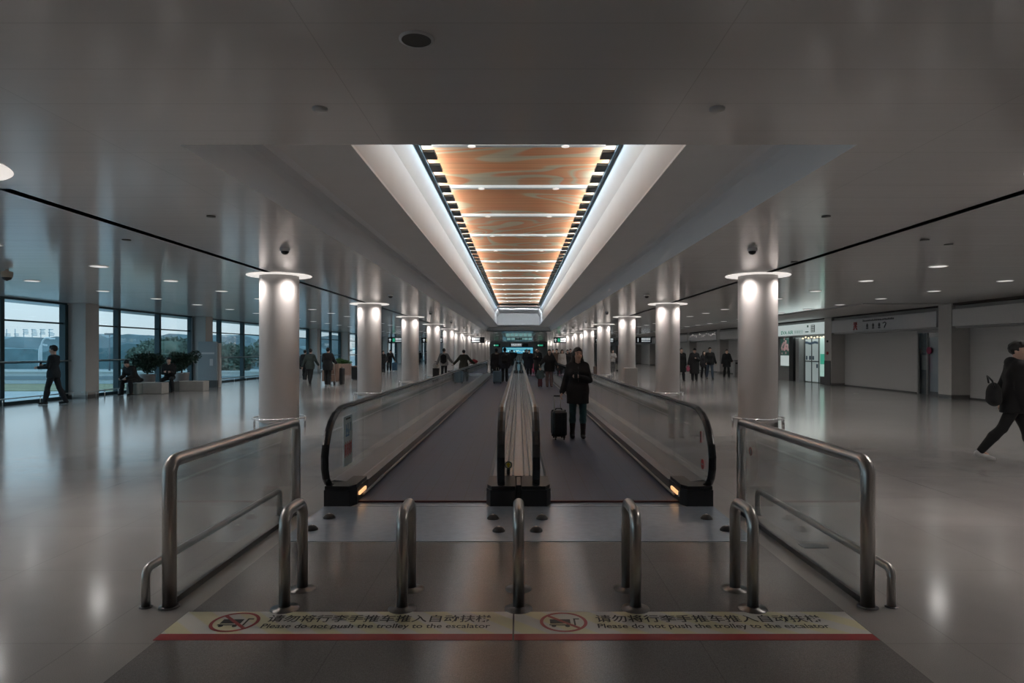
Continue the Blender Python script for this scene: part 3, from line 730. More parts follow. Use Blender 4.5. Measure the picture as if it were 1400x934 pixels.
    if not far:
        # amber running light on the inner face of the outer newel, beside the belt
        a = Vector((X(1.735), 0.0)); b_ = Vector((X(1.64), 0.26)); d = (b_ - a).normalized(); nn = Vector((-d.y, d.x)) * (-1 if sg > 0 else 1)
        if nn.x * -sg < 0: nn = -nn
        m_ = MB()
        c0 = Vector((X(1.64), 0.42))
        m_.prism([(0.30 + 0.026 * math.cos(q) + (0.17 if math.cos(q) > 0 else -0.10), 0.10 + 0.020 * math.sin(q)) for q in [2 * PI * i / 20 for i in range(20)]], 'x', X(1.675), X(1.690))
        m_.build('direction_light', M_AMBER, t)
        if sg > 0: MB().box(X(1.676), X(1.690), 0.132, 0.156, 0.075, 0.125).build('small_notice', M_WHITE, t)
    return t
walk_l = walkway(-1, 6.76, 41.5, 'long moving walkway on the left, its dark belt empty in the foreground')
walk_r = walkway(1, 6.76, 41.5, 'long moving walkway on the right, carrying the woman with the suitcase')
walkway(-1, 47.0, 84.0, 'second moving walkway beyond the left one, far down the hall', far=True)
walkway(1, 47.0, 84.0, 'second moving walkway beyond the right one, far down the hall', far=True)

# centre deck between the two walkways
t = thing('center_deck', 'long pale steel deck with dark grooves between the two moving walkways', 'deck', (0, 6.9, 0))
MB().box(-0.172, 0.172, 0.49, 33.97, 0.0, 0.196).build('deck_body', M_DARKSTEEL, t)
for k in range(28): MB().box(-0.170, 0.170, 0.49 + 1.195 * k, 0.49 + 1.195 * k + 1.185, 0.196, 0.2).build('deck_panel', M_STEELB, t)
g = MB()
for x in (-0.125, -0.062, 0.062, 0.125): g.box(x - 0.009, x + 0.009, 0.49, 33.95, 0.2, 0.206)
g.build('dark_groove_strip', M_DARKSTEEL, t)
g = MB().box(-0.026, 0.026, 0.02, 0.485, 0, 0.19, 0.005); g.build('end_cap', M_DARKSTEEL, t)
t = thing('control_post', 'small steel post with a round yellow and black arrow sign between the handrails', 'sign', (-0.115, 7.42, 0.2))
MB().box(-0.02, 0.02, 0.0, 0.05, 0.0, 0.09, 0.006).build('post', M_DARKSTEEL, t)
MB().cyl((0, -0.004, 0.115), (0, 0.012, 0.115), 0.046, n=24).build('disc', mat('white_enamel', (0.55, 0.55, 0.5), 0.4), t)
g = MB().tube([(0.037 * math.cos(a), -0.006, 0.115 + 0.037 * math.sin(a)) for a in [2 * PI * i / 20 for i in range(21)]], 0.005, 6); g.build('black_ring', M_BLACK, t)
g = MB().prism([(-0.03, 0.115), (0, 0.148), (0.03, 0.115), (0.012, 0.115), (0.012, 0.09), (-0.012, 0.09), (-0.012, 0.115)], 'y', -0.012, -0.005); g.build('arrow', mat('yellow_arrow', (0.5, 0.42, 0.03), 0.4), t)

# landing plate and stops
t = MB().box(-2.0, 2.0, 5.52, 6.755, 0.0, 0.005).build('landing_plate', M_COMB); tag(t, 'brushed bluish steel landing plate in front of both moving walkways', 'floor plate')
t = MB().box(-2.0, 2.0, 41.5, 47.0, 0.0, 0.004).build('landing_plate', M_COMB); tag(t, 'far steel landing plate between the first and second moving walkways', 'floor plate')
stops = [(450, 709, 'beside the left newel'), (426, 725, 'nearest to the left glass barrier'), (674, 710, 'left of the rear centre pair'),
         (682, 727, 'left of the front centre pair'), (741, 710, 'right of the rear centre pair'), (733, 727, 'right of the front centre pair'),
         (966, 710, 'beside the right newel'), (993, 726, 'nearest to the right glass barrier')]
for px, py, w in stops:
    x, y = G(px, py)
    t = thing('floor_stop', f'small black rubber stop on the landing plate, {w}', 'floor stop', (x, y, 0.005), 0, 'black stops on the landing plate')
    MB().lathe((0, 0, 0), [(0.058, 0), (0.056, 0.012), (0.036, 0.034), (0.022, 0.040), (0, 0.041)], 20).build('rubber_dome', M_RUBBER, t)
    MB().lathe((0, 0, 0), [(0.012, 0.040), (0.010, 0.045), (0, 0.046)], 10).build('screw', M_STEEL, t)

# U shaped bollards
def bollard(x, label):
    t = thing('bollard', label, 'bollard', (x, 4.08, 0), 0, 'steel hoop bollards')
    H, r, D, c = 0.63, 0.035, 0.337, 0.09
    pts = [(0, 0, 0), (0, 0, H - r - c)] + arc((0, c, H - r - c), c, PI, PI / 2, 6, 'yz') + arc((0, D - c, H - r - c), c, PI / 2, 0, 6, 'yz') + [(0, D, 0)]
    MB().tube(pts, r, 20).build('hoop', M_STEEL, t)
    for y in (0, D): MB().lathe((0, y, 0), [(0.088, 0.002), (0.086, 0.008), (0.042, 0.012), (0.036, 0.02)], 28).build('base_flange', mat('dull_flange_steel', (0.20, 0.19, 0.185), 0.3, 0.9), t)
for x, w in ((-1.45, 'leftmost of the five'), (-0.722, 'second from the left'), (0, 'middle one of the five'), (0.725, 'second from the right'), (1.452, 'rightmost of the five')):
    bollard(x, f'brushed steel hoop bollard, {w}')

# glass barriers at both sides of the entrance
for sg, w in ((-1, 'left'), (1, 'right')):
    t = thing('glass_barrier', f'steel framed glass barrier with thick round tube on the {w} of the walkway entrance', 'barrier', (sg * 2.182, 4.114, 0))
    H, r, D, c = 0.95, 0.042, 2.34, 0.085
    pts = [(0, 0, 0), (0, 0, H - r - c)] + arc((0, c, H - r - c), c, PI, PI / 2, 6, 'yz') + arc((0, D - c, H - r - c), c, PI / 2, 0, 6, 'yz') + [(0, D, 0)]
    MB().tube(pts, r, 24).build('tube_frame', M_STEEL, t)
    MB().box(-0.006, 0.006, r, D - r, 0.03, H - 2 * r).build('glass_panel', M_GLASS, t)
    MB().box(-0.014, 0.014, r, D - r, 0.0, 0.04).build('bottom_channel', M_DARKSTEEL, t)
    for y in (0, D): MB().lathe((0, y, 0), [(0.062, 0.001), (0.060, 0.008), (0.044, 0.010)], 24).build('base_flange', M_DARKSTEEL, t)
    if sg > 0:
        MB().cyl((-0.008, 2.2 - 0.15, 0.66), (-0.006, 2.2 - 0.15, 0.66), 0.042, n=20).build('round_notice', mat('faded_notice', (0.32, 0.30, 0.30), 0.5), t)
        MB().tube([(-0.009, 2.05 + 0.035 * math.cos(a), 0.66 + 0.035 * math.sin(a)) for a in [2 * PI * i / 18 for i in range(19)]], 0.004, 6).build('notice_ring', mat('faded_red', (0.3, 0.08, 0.08), 0.5), t)
    t = thing('bumper_rail', f'thin low steel rail along the outer foot of the {w} glass barrier', 'rail', (sg * 2.33, 4.114, 0))
    H, r, D, c = 0.265, 0.026, 2.30, 0.05
    pts = [(0, 0, 0), (0, 0, H - r - c)] + arc((0, c, H - r - c), c, PI, PI / 2, 5, 'yz') + arc((0, D - c, H - r - c), c, PI / 2, 0, 5, 'yz') + [(0, D, 0)]
    MB().tube(pts, r, 16).build('tube', M_STEEL, t)
    for y in (0, D): MB().lathe((0, y, 0), [(0.04, 0.001), (0.038, 0.006), (0.027, 0.008)], 16).build('base_flange', M_DARKSTEEL, t)

# notices on the walkway glass
def pane_text(par, x, y, z, rot, **k): pass
gx = -1.952
t = thing('glass_notice', 'pale blue notice with blue and red lettering on the left walkway glass', 'notice', (gx, 7.35, 0.30))
MB().box(0, 0.003, 0, 0.36, 0, 0.56).build('sheet', mat('pale_blue_sheet', (0.36, 0.46, 0.50), 0.4), t)
q = MB()
for a, z0_, z1_ in ((0.08, 0.34, 0.47), (0.12, 0.38, 0.42), (0.16, 0.33, 0.48), (0.20, 0.36, 0.40), (0.26, 0.38, 0.48)): q.box(0.003, 0.005, a, a + 0.025, z0_, z1_)
q.box(0.003, 0.005, 0.07, 0.22, 0.33, 0.35); q.build('blue_lettering', mat('blue_lettering', (0.05, 0.16, 0.32), 0.5), t)
q = MB()
for k_ in range(4):
    a = 0.03 + 0.08 * k_; q.box(0.003, 0.005, a, a + 0.02, 0.10, 0.25); q.box(0.003, 0.005, a + 0.035, a + 0.055, 0.12, 0.27); q.box(0.003, 0.005, a, a + 0.06, 0.16 + 0.02 * (k_ % 2), 0.18 + 0.02 * (k_ % 2)); q.box(0.003, 0.005, a, a + 0.06, 0.22, 0.24)
q.build('red_lettering', mat('red_lettering', (0.4, 0.06, 0.08), 0.5), t)
MB().box(0.003, 0.005, 0.08, 0.28, 0.52, 0.54).build('head_line', M_TXT, t)
gx = 1.952
t = thing('red_notice', 'small upright red sticker on the right walkway glass', 'sticker', (gx, 7.05, 0.62))
MB().box(-0.003, 0, -0.02, 0.02, 0.0, 0.12, 0.001).build('sheet', M_RED, t); MB().box(-0.0045, -0.003, -0.008, 0.008, 0.03, 0.09).build('mark', M_TXT, t)
t = thing('round_red_notice', 'round red sticker low on the right walkway glass', 'sticker', (gx, 6.98, 0.40))
MB().cyl((-0.003, 0, 0), (0, 0, 0), 0.055, n=24).build('disc', M_RED, t); MB().box(-0.005, -0.003, -0.035, 0.035, -0.008, 0.008).build('bar', mat('pale_mark', (0.4, 0.35, 0.35), 0.5), t)

# floor sign: two adjoining stickers
def mat_paper():
    m = mat('faded_yellow_striped_film', (0.5, 0.5, 0.4), 0.35)
    n, l = m.node_tree.nodes, m.node_tree.links; b = n['Principled BSDF']
    t = n.new('ShaderNodeTexCoord'); w = n.new('ShaderNodeTexWave'); w.wave_type = 'BANDS'; w.bands_direction = 'DIAGONAL'; w.inputs['Scale'].default_value = 2.2; w.inputs['Distortion'].default_value = 0.4
    l.new(t.outputs['Object'], w.inputs['Vector'])
    r = n.new('ShaderNodeValToRGB'); r.color_ramp.elements[0].color = (0.60, 0.60, 0.56, 1); r.color_ramp.elements[1].color = (0.62, 0.60, 0.40, 1); r.color_ramp.elements[0].position = 0.4; r.color_ramp.elements[1].position = 0.6
    l.new(w.outputs['Fac'], r.inputs[0]); l.new(r.outputs[0], b.inputs['Base Color']); return m
M_FILM = mat_paper()
M_FRED = mat('red_film', (0.30, 0.022, 0.026), 0.4, noise=0.1)
for (x0, x1, w, cx, tx0, tx1) in ((-2.02, -0.035, 'left', -1.67, -1.49, -0.165), (-0.025, 1.995, 'right', 0.265, 0.46, 1.80)):
    t = thing('floor_sign', f'{w} half of the yellowish floor sign with red edge warning about trolleys', 'floor sign', ((x0 + x1) / 2, 3.83, 0.002), 0, 'floor signs before the walkways')
    ox = (x0 + x1) / 2
    MB().box(x0 - ox, x1 - ox, -0.115, 0.20, 0, 0.0015).build('sheet', M_FILM, t)
    MB().box(x0 - ox, x1 - ox, -0.195, -0.115, 0, 0.0016).build('red_edge', M_FRED, t)
    e = MB(); N = 40; rx, ry = 0.14, 0.14
    v = []
    for r_ in (1.0, 0.86): v += [(cx - ox + rx * r_ * math.cos(2 * PI * i / N), 0.045 + ry * r_ * math.sin(2 * PI * i / N), 0.003) for i in range(N)]
    e.add(v, [(i, (i + 1) % N, N + (i + 1) % N, N + i) for i in range(N)])
    a = Vector((-0.085, 0.085, 0)); bb = Vector((0.085, -0.085, 0)); nn = Vector((1, 1, 0)).normalized() * 0.011
    e.add([Vector((cx - ox, 0.045, 0.0032)) + p for p in (a - nn, bb - nn, bb + nn, a + nn)], [(0, 1, 2, 3)])
    e.build('prohibition_ring', M_FRED, t)
    q = MB(); X0 = cx - ox
    q.box(X0 - 0.085, X0 + 0.045, 0.00, 0.012, 0.0016, 0.0026); q.box(X0 - 0.08, X0 + 0.04, 0.025, 0.085, 0.0016, 0.0024)
    q.box(X0 + 0.06, X0 + 0.07, 0.0, 0.09, 0.0016, 0.0026); q.box(X0 + 0.06, X0 + 0.095, 0.085, 0.097, 0.0016, 0.0026)
    for xx in (-0.06, 0.02): q.cyl((X0 + xx, -0.01, 0.0016), (X0 + xx, -0.01, 0.0027), 0.014, n=12)
    q.build('trolley_symbol', M_TXT, t)
    text_mesh('请勿将行李手推车推入自动扶梯', 'chinese_lettering', M_TXT, t, w=tx1 - tx0, h=0.105, loc=((tx0 + tx1) / 2 - ox, 0.095, 0.003), bold=0.012)
    text_mesh('Please do not push the trolley to the escalator', 'english_lettering', M_TXT, t, w=tx1 - tx0, h=0.078, loc=((tx0 + tx1) / 2 - ox, -0.02, 0.003), bold=0.012)

# small floor details
x, y = G(1172, 538); tag(MB().lathe((x, y, 0), [(0.12, 0), (0.12, 0.004), (0, 0.005)], 16).build('floor_socket', M_STEEL), 'small round steel floor socket in the open floor before the closed shops', 'floor socket')
x, y = G(1112, 747); 
tag(MB().box(x - 0.10, x + 0.10, y - 0.06, y + 0.06, 0, 0.004).build('floor_hatch', M_DECK), 'small steel floor hatch seen through the right glass barrier', 'floor hatch')

# ------------------------------------------------------------------ hanging signs
M_SIGN = mat('black_sign_face', (0.008, 0.010, 0.013), 0.3)
M_GRN = mat('green_pictogram', (0.0, 0.2, 0.1), 0.4, emit=(0.05, 0.6, 0.35), es=0.5)
M_YEL = mat('yellow_pictogram', (0.4, 0.35, 0.1), 0.4, emit=(0.85, 0.75, 0.35), es=0.5)
def arrow_up(mb, x, z, s, y):
    mb.prism([(x - s * 0.5, z), (x, z + s * 0.5), (x + s * 0.5, z), (x + s * 0.14, z + s * 0.06), (x + s * 0.14, z - s * 0.5), (x - s * 0.14, z - s * 0.5), (x - s * 0.14, z + s * 0.06)], 'y', y - 0.01, y)
def hang_sign(px0, px1, py0, py1, d, label, kind):
    x0, x1 = (px0 - 709) / F * d, (px1 - 709) / F * d
    z1, z0 = 1.6 + (480 - py0) / F * d, 1.6 + (480 - py1) / F * d
    w, h = x1 - x0, z1 - z0
    t = thing('hanging_sign', label, 'sign', ((x0 + x1) / 2, d, z0), 0, 'hanging direction signs')
    MB().box(-w / 2, w / 2, 0, 0.16, 0, h, 0.01).build('sign_box', M_SIGN, t)
    r_ = MB()
    for q in (-w * 0.35, w * 0.35): r_.cyl((q, 0.08, h - 0.01), (q, 0.08, CZ - z0), 0.015, n=8)
    r_.build('hanger_rods', M_STEEL, t)
    y = -0.005; m = MB(); s = h * 0.55; cz = h / 2
    def bars(x0_, x1_, rows=2):
        rr = random.Random(int(px0)); 
        for k_ in range(rows):
            zz = cz + (0.16 if k_ == 0 else -0.22) * h; hh = 0.2 * h if k_ == 0 else 0.09 * h
            xx = x0_
            while xx < x1_ - 0.02:
                ww = (x1_ - x0_) * (0.16 if k_ == 0 else 0.09); m.box(xx, min(x1_, xx + ww * 0.8), y - 0.008, y, zz - hh, zz + hh); xx += ww
    if kind == 'arrow_green':
        arrow_up(m, -w * 0.36, cz, s, y); bars(-w * 0.02 + 0.06, w * 0.44)
        MB().box(-w * 0.18, -w * 0.01, y - 0.008, y, cz - s / 2, cz + s / 2, 0.01).build('green_pictogram', M_GRN, t)
    elif kind == 'arrow_yellow':
        arrow_up(m, -w * 0.38, cz, s, y); MB().box(-w * 0.27, -w * 0.12, y - 0.008, y, cz - s / 2, cz + s / 2, 0.01).build('yellow_pictogram', M_YEL, t); bars(w * 0.1, w * 0.44)
    elif kind == 'white': bars(-w * 0.42, w * 0.15); m.box(-w * 0.45, w * 0.17, y - 0.004, y, cz - h * 0.36, cz - h * 0.32); m.box(-w * 0.45, w * 0.17, y - 0.004, y, cz + h * 0.36, cz + h * 0.40)
    elif kind == 'one':
        bars(-w * 0.08, w * 0.42)
        text_mesh('1', 'numeral', M_TXTW, t, h=s * 1.2, loc=(-w * 0.28, y - 0.006, cz), rot=(PI / 2, 0, 0), bold=0.03)
        m.box(-w * 0.49, -w * 0.42, y - 0.008, y, cz - 0.05, cz + 0.05)
    elif kind == 'green':
        MB().box(-w * 0.42, w * 0.25, y - 0.008, y, cz - s * 0.4, cz + s * 0.4, 0.01).build('green_pictogram', M_GRN, t); arrow_up(m, -w * 0.3, cz, s * 0.9, y - 0.01)
    if m.v: m.build('lettering', M_TXTW, t)
D1, D2 = 65.0, 104.0
hang_sign(530.5, 550, 461, 469, D1, 'black hanging sign with white arrow and green square, furthest left of the row', 'arrow_green')
hang_sign(576, 606, 461.5, 469, D1, 'black hanging sign with arrow and yellow square behind the left columns', 'arrow_yellow')
hang_sign(644, 662.5, 461, 469, D1, 'black hanging sign with boxed white lettering above the left walkway rail', 'white')
hang_sign(674, 684, 470, 474.5, D2, 'small distant green hanging sign on the left of the far display', 'green')
hang_sign(697, 722, 469.5, 474, D2, 'wide distant black hanging sign in front of the far blue display', 'white')
hang_sign(734, 745, 470, 474.5, D2, 'small distant green hanging sign on the right of the far display', 'green')
hang_sign(757, 774.5, 461, 469, D1, 'black hanging sign with white arrow and green square over the right walkway', 'arrow_green')
hang_sign(813, 840, 461.5, 469, D1, 'black hanging sign with yellow square partly behind the right columns', 'arrow_yellow')
hang_sign(867, 891, 461, 469, D1, 'black hanging sign with a white number one between two right columns', 'one')
hang_sign(927, 939, 461, 469, D1, 'black hanging sign with white marks just right of the second right column', 'white')

# far display and banner
t = thing('display_wall', 'wide glowing blue display on the far end wall', 'display', (-0.15, YE - 0.1, 1.15))
MB().box(-2.75, 2.75, -0.06, 0.0, 0, 1.10).build('screen', mat('blue_screen', (0.02, 0.1, 0.15), 0.3, emit=(0.06, 0.32, 0.50), es=0.9), t)
MB().box(-2.75, 2.75, -0.07, -0.06, 0.78, 0.98).build('light_band', mat('cyan_band', (0.1, 0.3, 0.35), 0.3, emit=(0.2, 0.6, 0.62), es=0.7), t)
g = MB(); rr = random.Random(2)
for k in range(16): xx = -2.3 + 0.3 * k; zz = 0.30 + rr.random() * 0.2; g.cyl((xx, -0.075, zz), (xx, -0.06, zz), 0.08 + 0.1 * rr.random(), n=10)
g.build('white_shape', mat('cyan_white', (0.4, 0.6, 0.6), 0.3, emit=(0.5, 0.9, 0.9), es=0.7), t)
MB().box(-2.85, 2.85, -0.05, 0.02, -0.1, 1.2).build('frame', M_BLACK, t)
t = thing('lit_banner', 'teal glowing hanging banner below the far ceiling recess', 'banner', (0.1, 77, 2.88))
for k in range(6): MB().box(-1.45 + 0.5 * k, -1.02 + 0.5 * k, 0, 0.05, 0, 0.27).build('lit_panel', M_TEAL, t)
MB().box(-1.5, 1.5, 0.05, 0.09, -0.03, 0.30).build('back_frame', M_DARKSTEEL, t)
MB().box(-0.45, 0.35, -0.02, 0.0, 0.04, 0.22).build('dark_marks', M_BLACK, t)
# ticket-hall fittings near the far end
M_STAND = mat('brown_stand', (0.16, 0.11, 0.09), 0.5)
x, d = (814 - 709) / F * 44, 44.0
t = thing('info_totem', 'tall black information pillar on a brown base behind the right walkway', 'pillar', (x + 0.35, d + 1, 0))
MB().box(-0.2, 0.2, -0.15, 0.15, 0.55, 2.1, 0.02).build('black_panel', M_BLACK, t); MB().box(-0.36, 0.36, -0.25, 0.25, 0, 0.55, 0.02).build('base', M_STAND, t)
t = thing('floor_cabinet', 'waist-high grey two-door cabinet before the third right column', 'cabinet', (4.95, 29.0, 0))
MB().box(-0.30, 0.26, -0.2, 0.2, 0, 0.86, 0.008).build('body', M_PIER, t)
for a, b_ in ((-0.29, -0.105), (-0.09, 0.25)): MB().box(a, b_, -0.215, -0.2, 0.03, 0.83, 0.004).build('door', M_PIER, t)
t = thing('litter_bin', 'dark grey waist-high bin by the right shopfronts', 'bin', ((1006.5 - 709) / F * 43, 43.0, 0))
MB().box(-0.16, 0.16, -0.16, 0.16, 0, 0.95, 0.01).build('body', M_GREY, t); MB().box(-0.17, 0.17, -0.17, 0.17, 0.95, 1.0, 0.01).build('lid', M_DGREY, t); MB().box(-0.1, 0.1, -0.168, -0.15, 0.75, 0.86).build('slot', M_BLACK, t)

# ------------------------------------------------------------------ planters, benches, notice board on the left
M_LEAFD = mat('dark_leaf', (0.018, 0.045, 0.03), 0.6, noise=0.4, nscale=6)
M_LEAFG = mat('green_leaf', (0.06, 0.14, 0.04), 0.6, noise=0.4, nscale=6)
def leaves(c, r, n_, size, seed, name, m, parent, shell=0.5):
    rr = random.Random(seed); mb = MB(); mb.fixn = False
    blobs = [(Vector((rr.gauss(0, .45) * r[0], rr.gauss(0, .45) * r[1], rr.gauss(0, .4) * r[2])), 0.35 + 0.3 * rr.random()) for _ in range(14)]
    for _ in range(n_):
        while True:
            p = Vector((rr.uniform(-1, 1), rr.uniform(-1, 1), rr.uniform(-1, 1)))
            if shell < p.length < 1: break
        if rr.random() < 0.55:
            bc, br = rr.choice(blobs); q = bc + Vector((p.x * r[0], p.y * r[1], p.z * r[2])) * br
        else: q = Vector((p.x * r[0], p.y * r[1], p.z * r[2])) * (0.75 + 0.2 * rr.random())
        q += Vector(c)
        a = Vector((rr.gauss(0, 1), rr.gauss(0, 1), rr.gauss(0, 1))).normalized(); b_ = a.orthogonal().normalized(); s = size * rr.uniform(0.6, 1.2)
        mb.add([q - a * s, q + b_ * s * 0.4, q + a * s, q - b_ * s * 0.4], [(0, 1, 2, 3)])
    return mb.build(name, m, parent)
M_BENCH = mat('pale_stone_bench', (0.42, 0.40, 0.37), 0.5, noise=0.05)
M_POT = mat('grey_pot', (0.3, 0.28, 0.27), 0.5)
def tree_pot(x, y, label, seed, z0=0.0):
    t = thing('potted_tree', label, 'potted tree', (x, y, z0), 0, 'trees in pots by the windows')
    MB().lathe((0, 0, 0), [(0, 0), (0.24, 0), (0.30, 0.65), (0.31, 0.70), (0.27, 0.70), (0.26, 0.64), (0, 0.64)], 28).build('pot', M_POT, t)
    s_ = MB(); rr = random.Random(seed)
    s_.tube([(0, 0, 0.6), (0.02, 0, 0.9), (-0.01, 0, 1.1)], 0.035, 8)
    for k in range(7): a = k * 0.9; s_.tube([(0, 0, 0.85 + 0.03 * k), (0.2 * math.cos(a), 0.2 * math.sin(a), 1.15), (0.42 * math.cos(a), 0.42 * math.sin(a), 1.3 + 0.05 * k)], 0.012, 6)
    s_.build('stem', mat('bark', (0.06, 0.045, 0.035), 0.8), t)
    leaves((0, 0, 1.22), (0.48, 0.48, 0.36), 4200, 0.06, seed, 'foliage', M_LEAFD, t, 0.3)
    return t
tree_pot(-14.50, 25.7, 'bushy dark green tree in a grey pot, left of the two by the windows', 1)
tree_pot(-13.98, 27.3, 'bushy dark green tree in a grey pot, right of the two, beside the notice board', 2)
t = MB().box(-14.38, -13.28, 24.5, 25.0, 0, 0.42, 0.015).build('stone_bench', M_BENCH); tag(t, 'long low pale stone bench before the left potted tree', 'bench')
t = MB().box(-13.55, -12.55, 26.2, 26.7, 0, 0.40, 0.015).build('stone_bench', M_BENCH); tag(t, 'low pale stone bench below the notice board beside the pier', 'bench')
t = MB().box(-14.32, -13.90, 24.0, 24.38, 0, 0.42, 0.03).build('cube_seat', mat('grey_green_seat', (0.22, 0.25, 0.24), 0.5)); tag(t, 'grey block seat under the hunched person at the far left', 'seat')
t = MB().box(-13.86, -13.36, 25.56, 25.96, 0, 0.42, 0.03).build('cube_seat', mat('dark_grey_seat', (0.09, 0.10, 0.10), 0.5)); tag(t, 'dark block seat under the person with folded arms', 'seat')
t = thing('notice_board', 'tall pale blue-grey notice board in front of the second left pier', 'notice board', (-13.75, 29.1, 0))
MB().box(-0.42, 0.42, 0, 0.12, 0.3, 2.02, 0.01).build('panel', mat('pale_board', (0.30, 0.34, 0.36), 0.35), t)
MB().box(-0.26, 0.30, -0.01, 0.0, 1.46, 1.54).build('white_strip', M_WHITE, t)
MB().box(0.10, 0.24, -0.01, 0.0, 0.95, 1.25).build('leaflet', M_WHITE, t)
MB().box(0.30, 0.48, 0.12, 0.3, 0, 1.95, 0.01).build('side_case', M_PIER, t); MB().box(-0.42, 0.42, 0.0, 0.12, 0.0, 0.3).build('base', M_DGREY, t)
MB().box(-0.72, -0.66, 0.0, 0.03, 1.3, 3.1).build('thin_post', M_DARKSTEEL, t)
# planter boxes further along
def planter(x, y, label, w, h, mm, gh, lm):
    t = thing('planter_box', label, 'planter', (x, y, 0))
    MB().box(-w / 2, w / 2, -0.35, 0.35, 0, h, 0.02).build('box', mm, t)
    leaves((0, 0, h + gh * 0.4), (w * 0.48, 0.33, gh * 0.55), 900, 0.07, int(x * 10), 'foliage', lm, t, 0.0)
M_PK = mat('pinkish_planter', (0.34, 0.22, 0.18), 0.6)
planter((468 - 709) / F * 44, 44.0, 'pinkish planter box with low green plants beyond the luggage trolley', 1.1, 0.75, M_PK, 0.3, M_LEAFG)
planter((410 - 709) / F * 40, 40.0, 'grey planter box with a dark plant beside the nearest left column', 0.9, 0.5, M_PIER, 0.7, M_LEAFD)
t = thing('litter_bin', 'black bin with a brown top beside the second left column', 'bin', ((487 - 709) / F * 36.5, 36.5, 0))
MB().box(-0.22, 0.22, -0.2, 0.2, 0.05, 0.70, 0.02).build('body', M_BLACK, t); MB().box(-0.24, 0.24, -0.22, 0.22, 0.70, 0.78, 0.01).build('top', M_STAND, t); MB().box(-0.18, 0.18, -0.16, 0.16, 0.0, 0.05).build('foot', M_DARKSTEEL, t)

# ------------------------------------------------------------------ outside the windows
M_ASPH = mat('pale_road', (0.30, 0.33, 0.34), 0.8, noise=0.08, nscale=0.5)
M_GRASS = mat('dry_grass', (0.17, 0.17, 0.10), 0.9, noise=0.25, nscale=1.0)
M_HILL = mat('hazy_blue_trees', (0.18, 0.245, 0.27), 0.9, noise=0.25, nscale=0.15)  # distance haze is mixed into this blue-grey base colour
M_TREEO = mat('outdoor_tree_leaves', (0.075, 0.11, 0.085), 0.9, noise=0.35, nscale=0.8)
GZ = -1.0
o = MB().box(-260, -XW - 0.35, -60, 330, GZ - 0.3, GZ).build('ground', M_ASPH); struct(o); o.name = 'trim_6'
tag(MB().box(-120, -17, 42.5, 51.5, GZ, GZ + 0.04).build('grass_strip', M_GRASS), 'strip of dry grass between the pale road and the barrier outside', 'grass', kind='stuff')
t = thing('road_barrier', 'long pale road barrier outside beyond the grass', 'barrier', (-60, 52, GZ))
MB().box(-60, 42, 0, 0.3, 0, 1.0, 0.03).build('wall', mat('pale_concrete', (0.40, 0.46, 0.48), 0.7, noise=0.05), t)
MB().box(-60, 42, -0.05, 0, 0.35, 0.62).build('dark_band', mat('blue_grey_band', (0.20, 0.26, 0.29), 0.7), t)
MB().box(-60, 42, -0.06, 0.0, 0.92, 1.05).build('top_rail', mat('pale_rail_outside', (0.5, 0.56, 0.58), 0.5), t)
# tree belt and hills
def ridge(name, label, y, x0, x1, hb, hv, seed, m, thick=12):
    rr = random.Random(seed); mb = MB(); N = 90; tops = []; h = 0
    for i in range(N + 1):
        h = 0.7 * h + rr.gauss(0, hv); tops.append(hb + h)
    prof = [(x0 + (x1 - x0) * i / N, GZ + tops[i]) for i in range(N + 1)]
    v = [(x, y, z) for x, z in prof] + [(x, y, GZ) for x, z in prof] + [(x, y + thick, z * 0.97) for x, z in prof]
    k = N + 1
    mb.add(v, [(i, i + 1, k + i + 1, k + i) for i in range(N)] + [(i, 2 * k + i, 2 * k + i + 1, i + 1) for i in range(N)])
    return tag(mb.build(name, m), label, 'trees', kind='stuff')
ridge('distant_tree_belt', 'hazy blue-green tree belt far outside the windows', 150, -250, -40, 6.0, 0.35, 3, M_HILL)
ridge('near_tree_belt', 'darker low tree belt outside behind the road barrier', 95, -160, -25, 2.9, 0.25, 5, mat('dark_hazy_trees', (0.10, 0.17, 0.19), 0.9, noise=0.3, nscale=0.3))  # tree colour carries painted haze
for (x, y, rx, rz, s_, lab) in ((-34.8, 66, 3.3, 1.9, 1, 'large rounded grey-green tree outside behind the potted trees'), (-26.0, 60, 2.2, 1.5, 2, 'rounded tree outside beyond the second left pier'), (-39.5, 70, 2.4, 1.3, 4, 'lower shrub outside, left of the large rounded tree')):
    t = thing('outdoor_tree', lab, 'tree', (x, y, GZ), 0, 'trees outside the windows')
    leaves((0, 0, rz * 1.25), (rx, 2.0, rz), 6000, 0.22, s_, 'crown', M_TREEO, t, 0.5)
    MB().cyl((0, 0, 0), (0, 0, rz * 1.3), 0.14, 0.09, 10).build('trunk', mat('trunk_bark', (0.08, 0.07, 0.06), 0.9), t)
    MB().lathe((0, 0, rz * 1.25), [(0, -rz * .7), (rx * .5, -rz * .55), (rx * .75, 0), (rx * .5, rz * .55), (0, rz * .75)], 16).build('inner_foliage', M_TREEO, t)
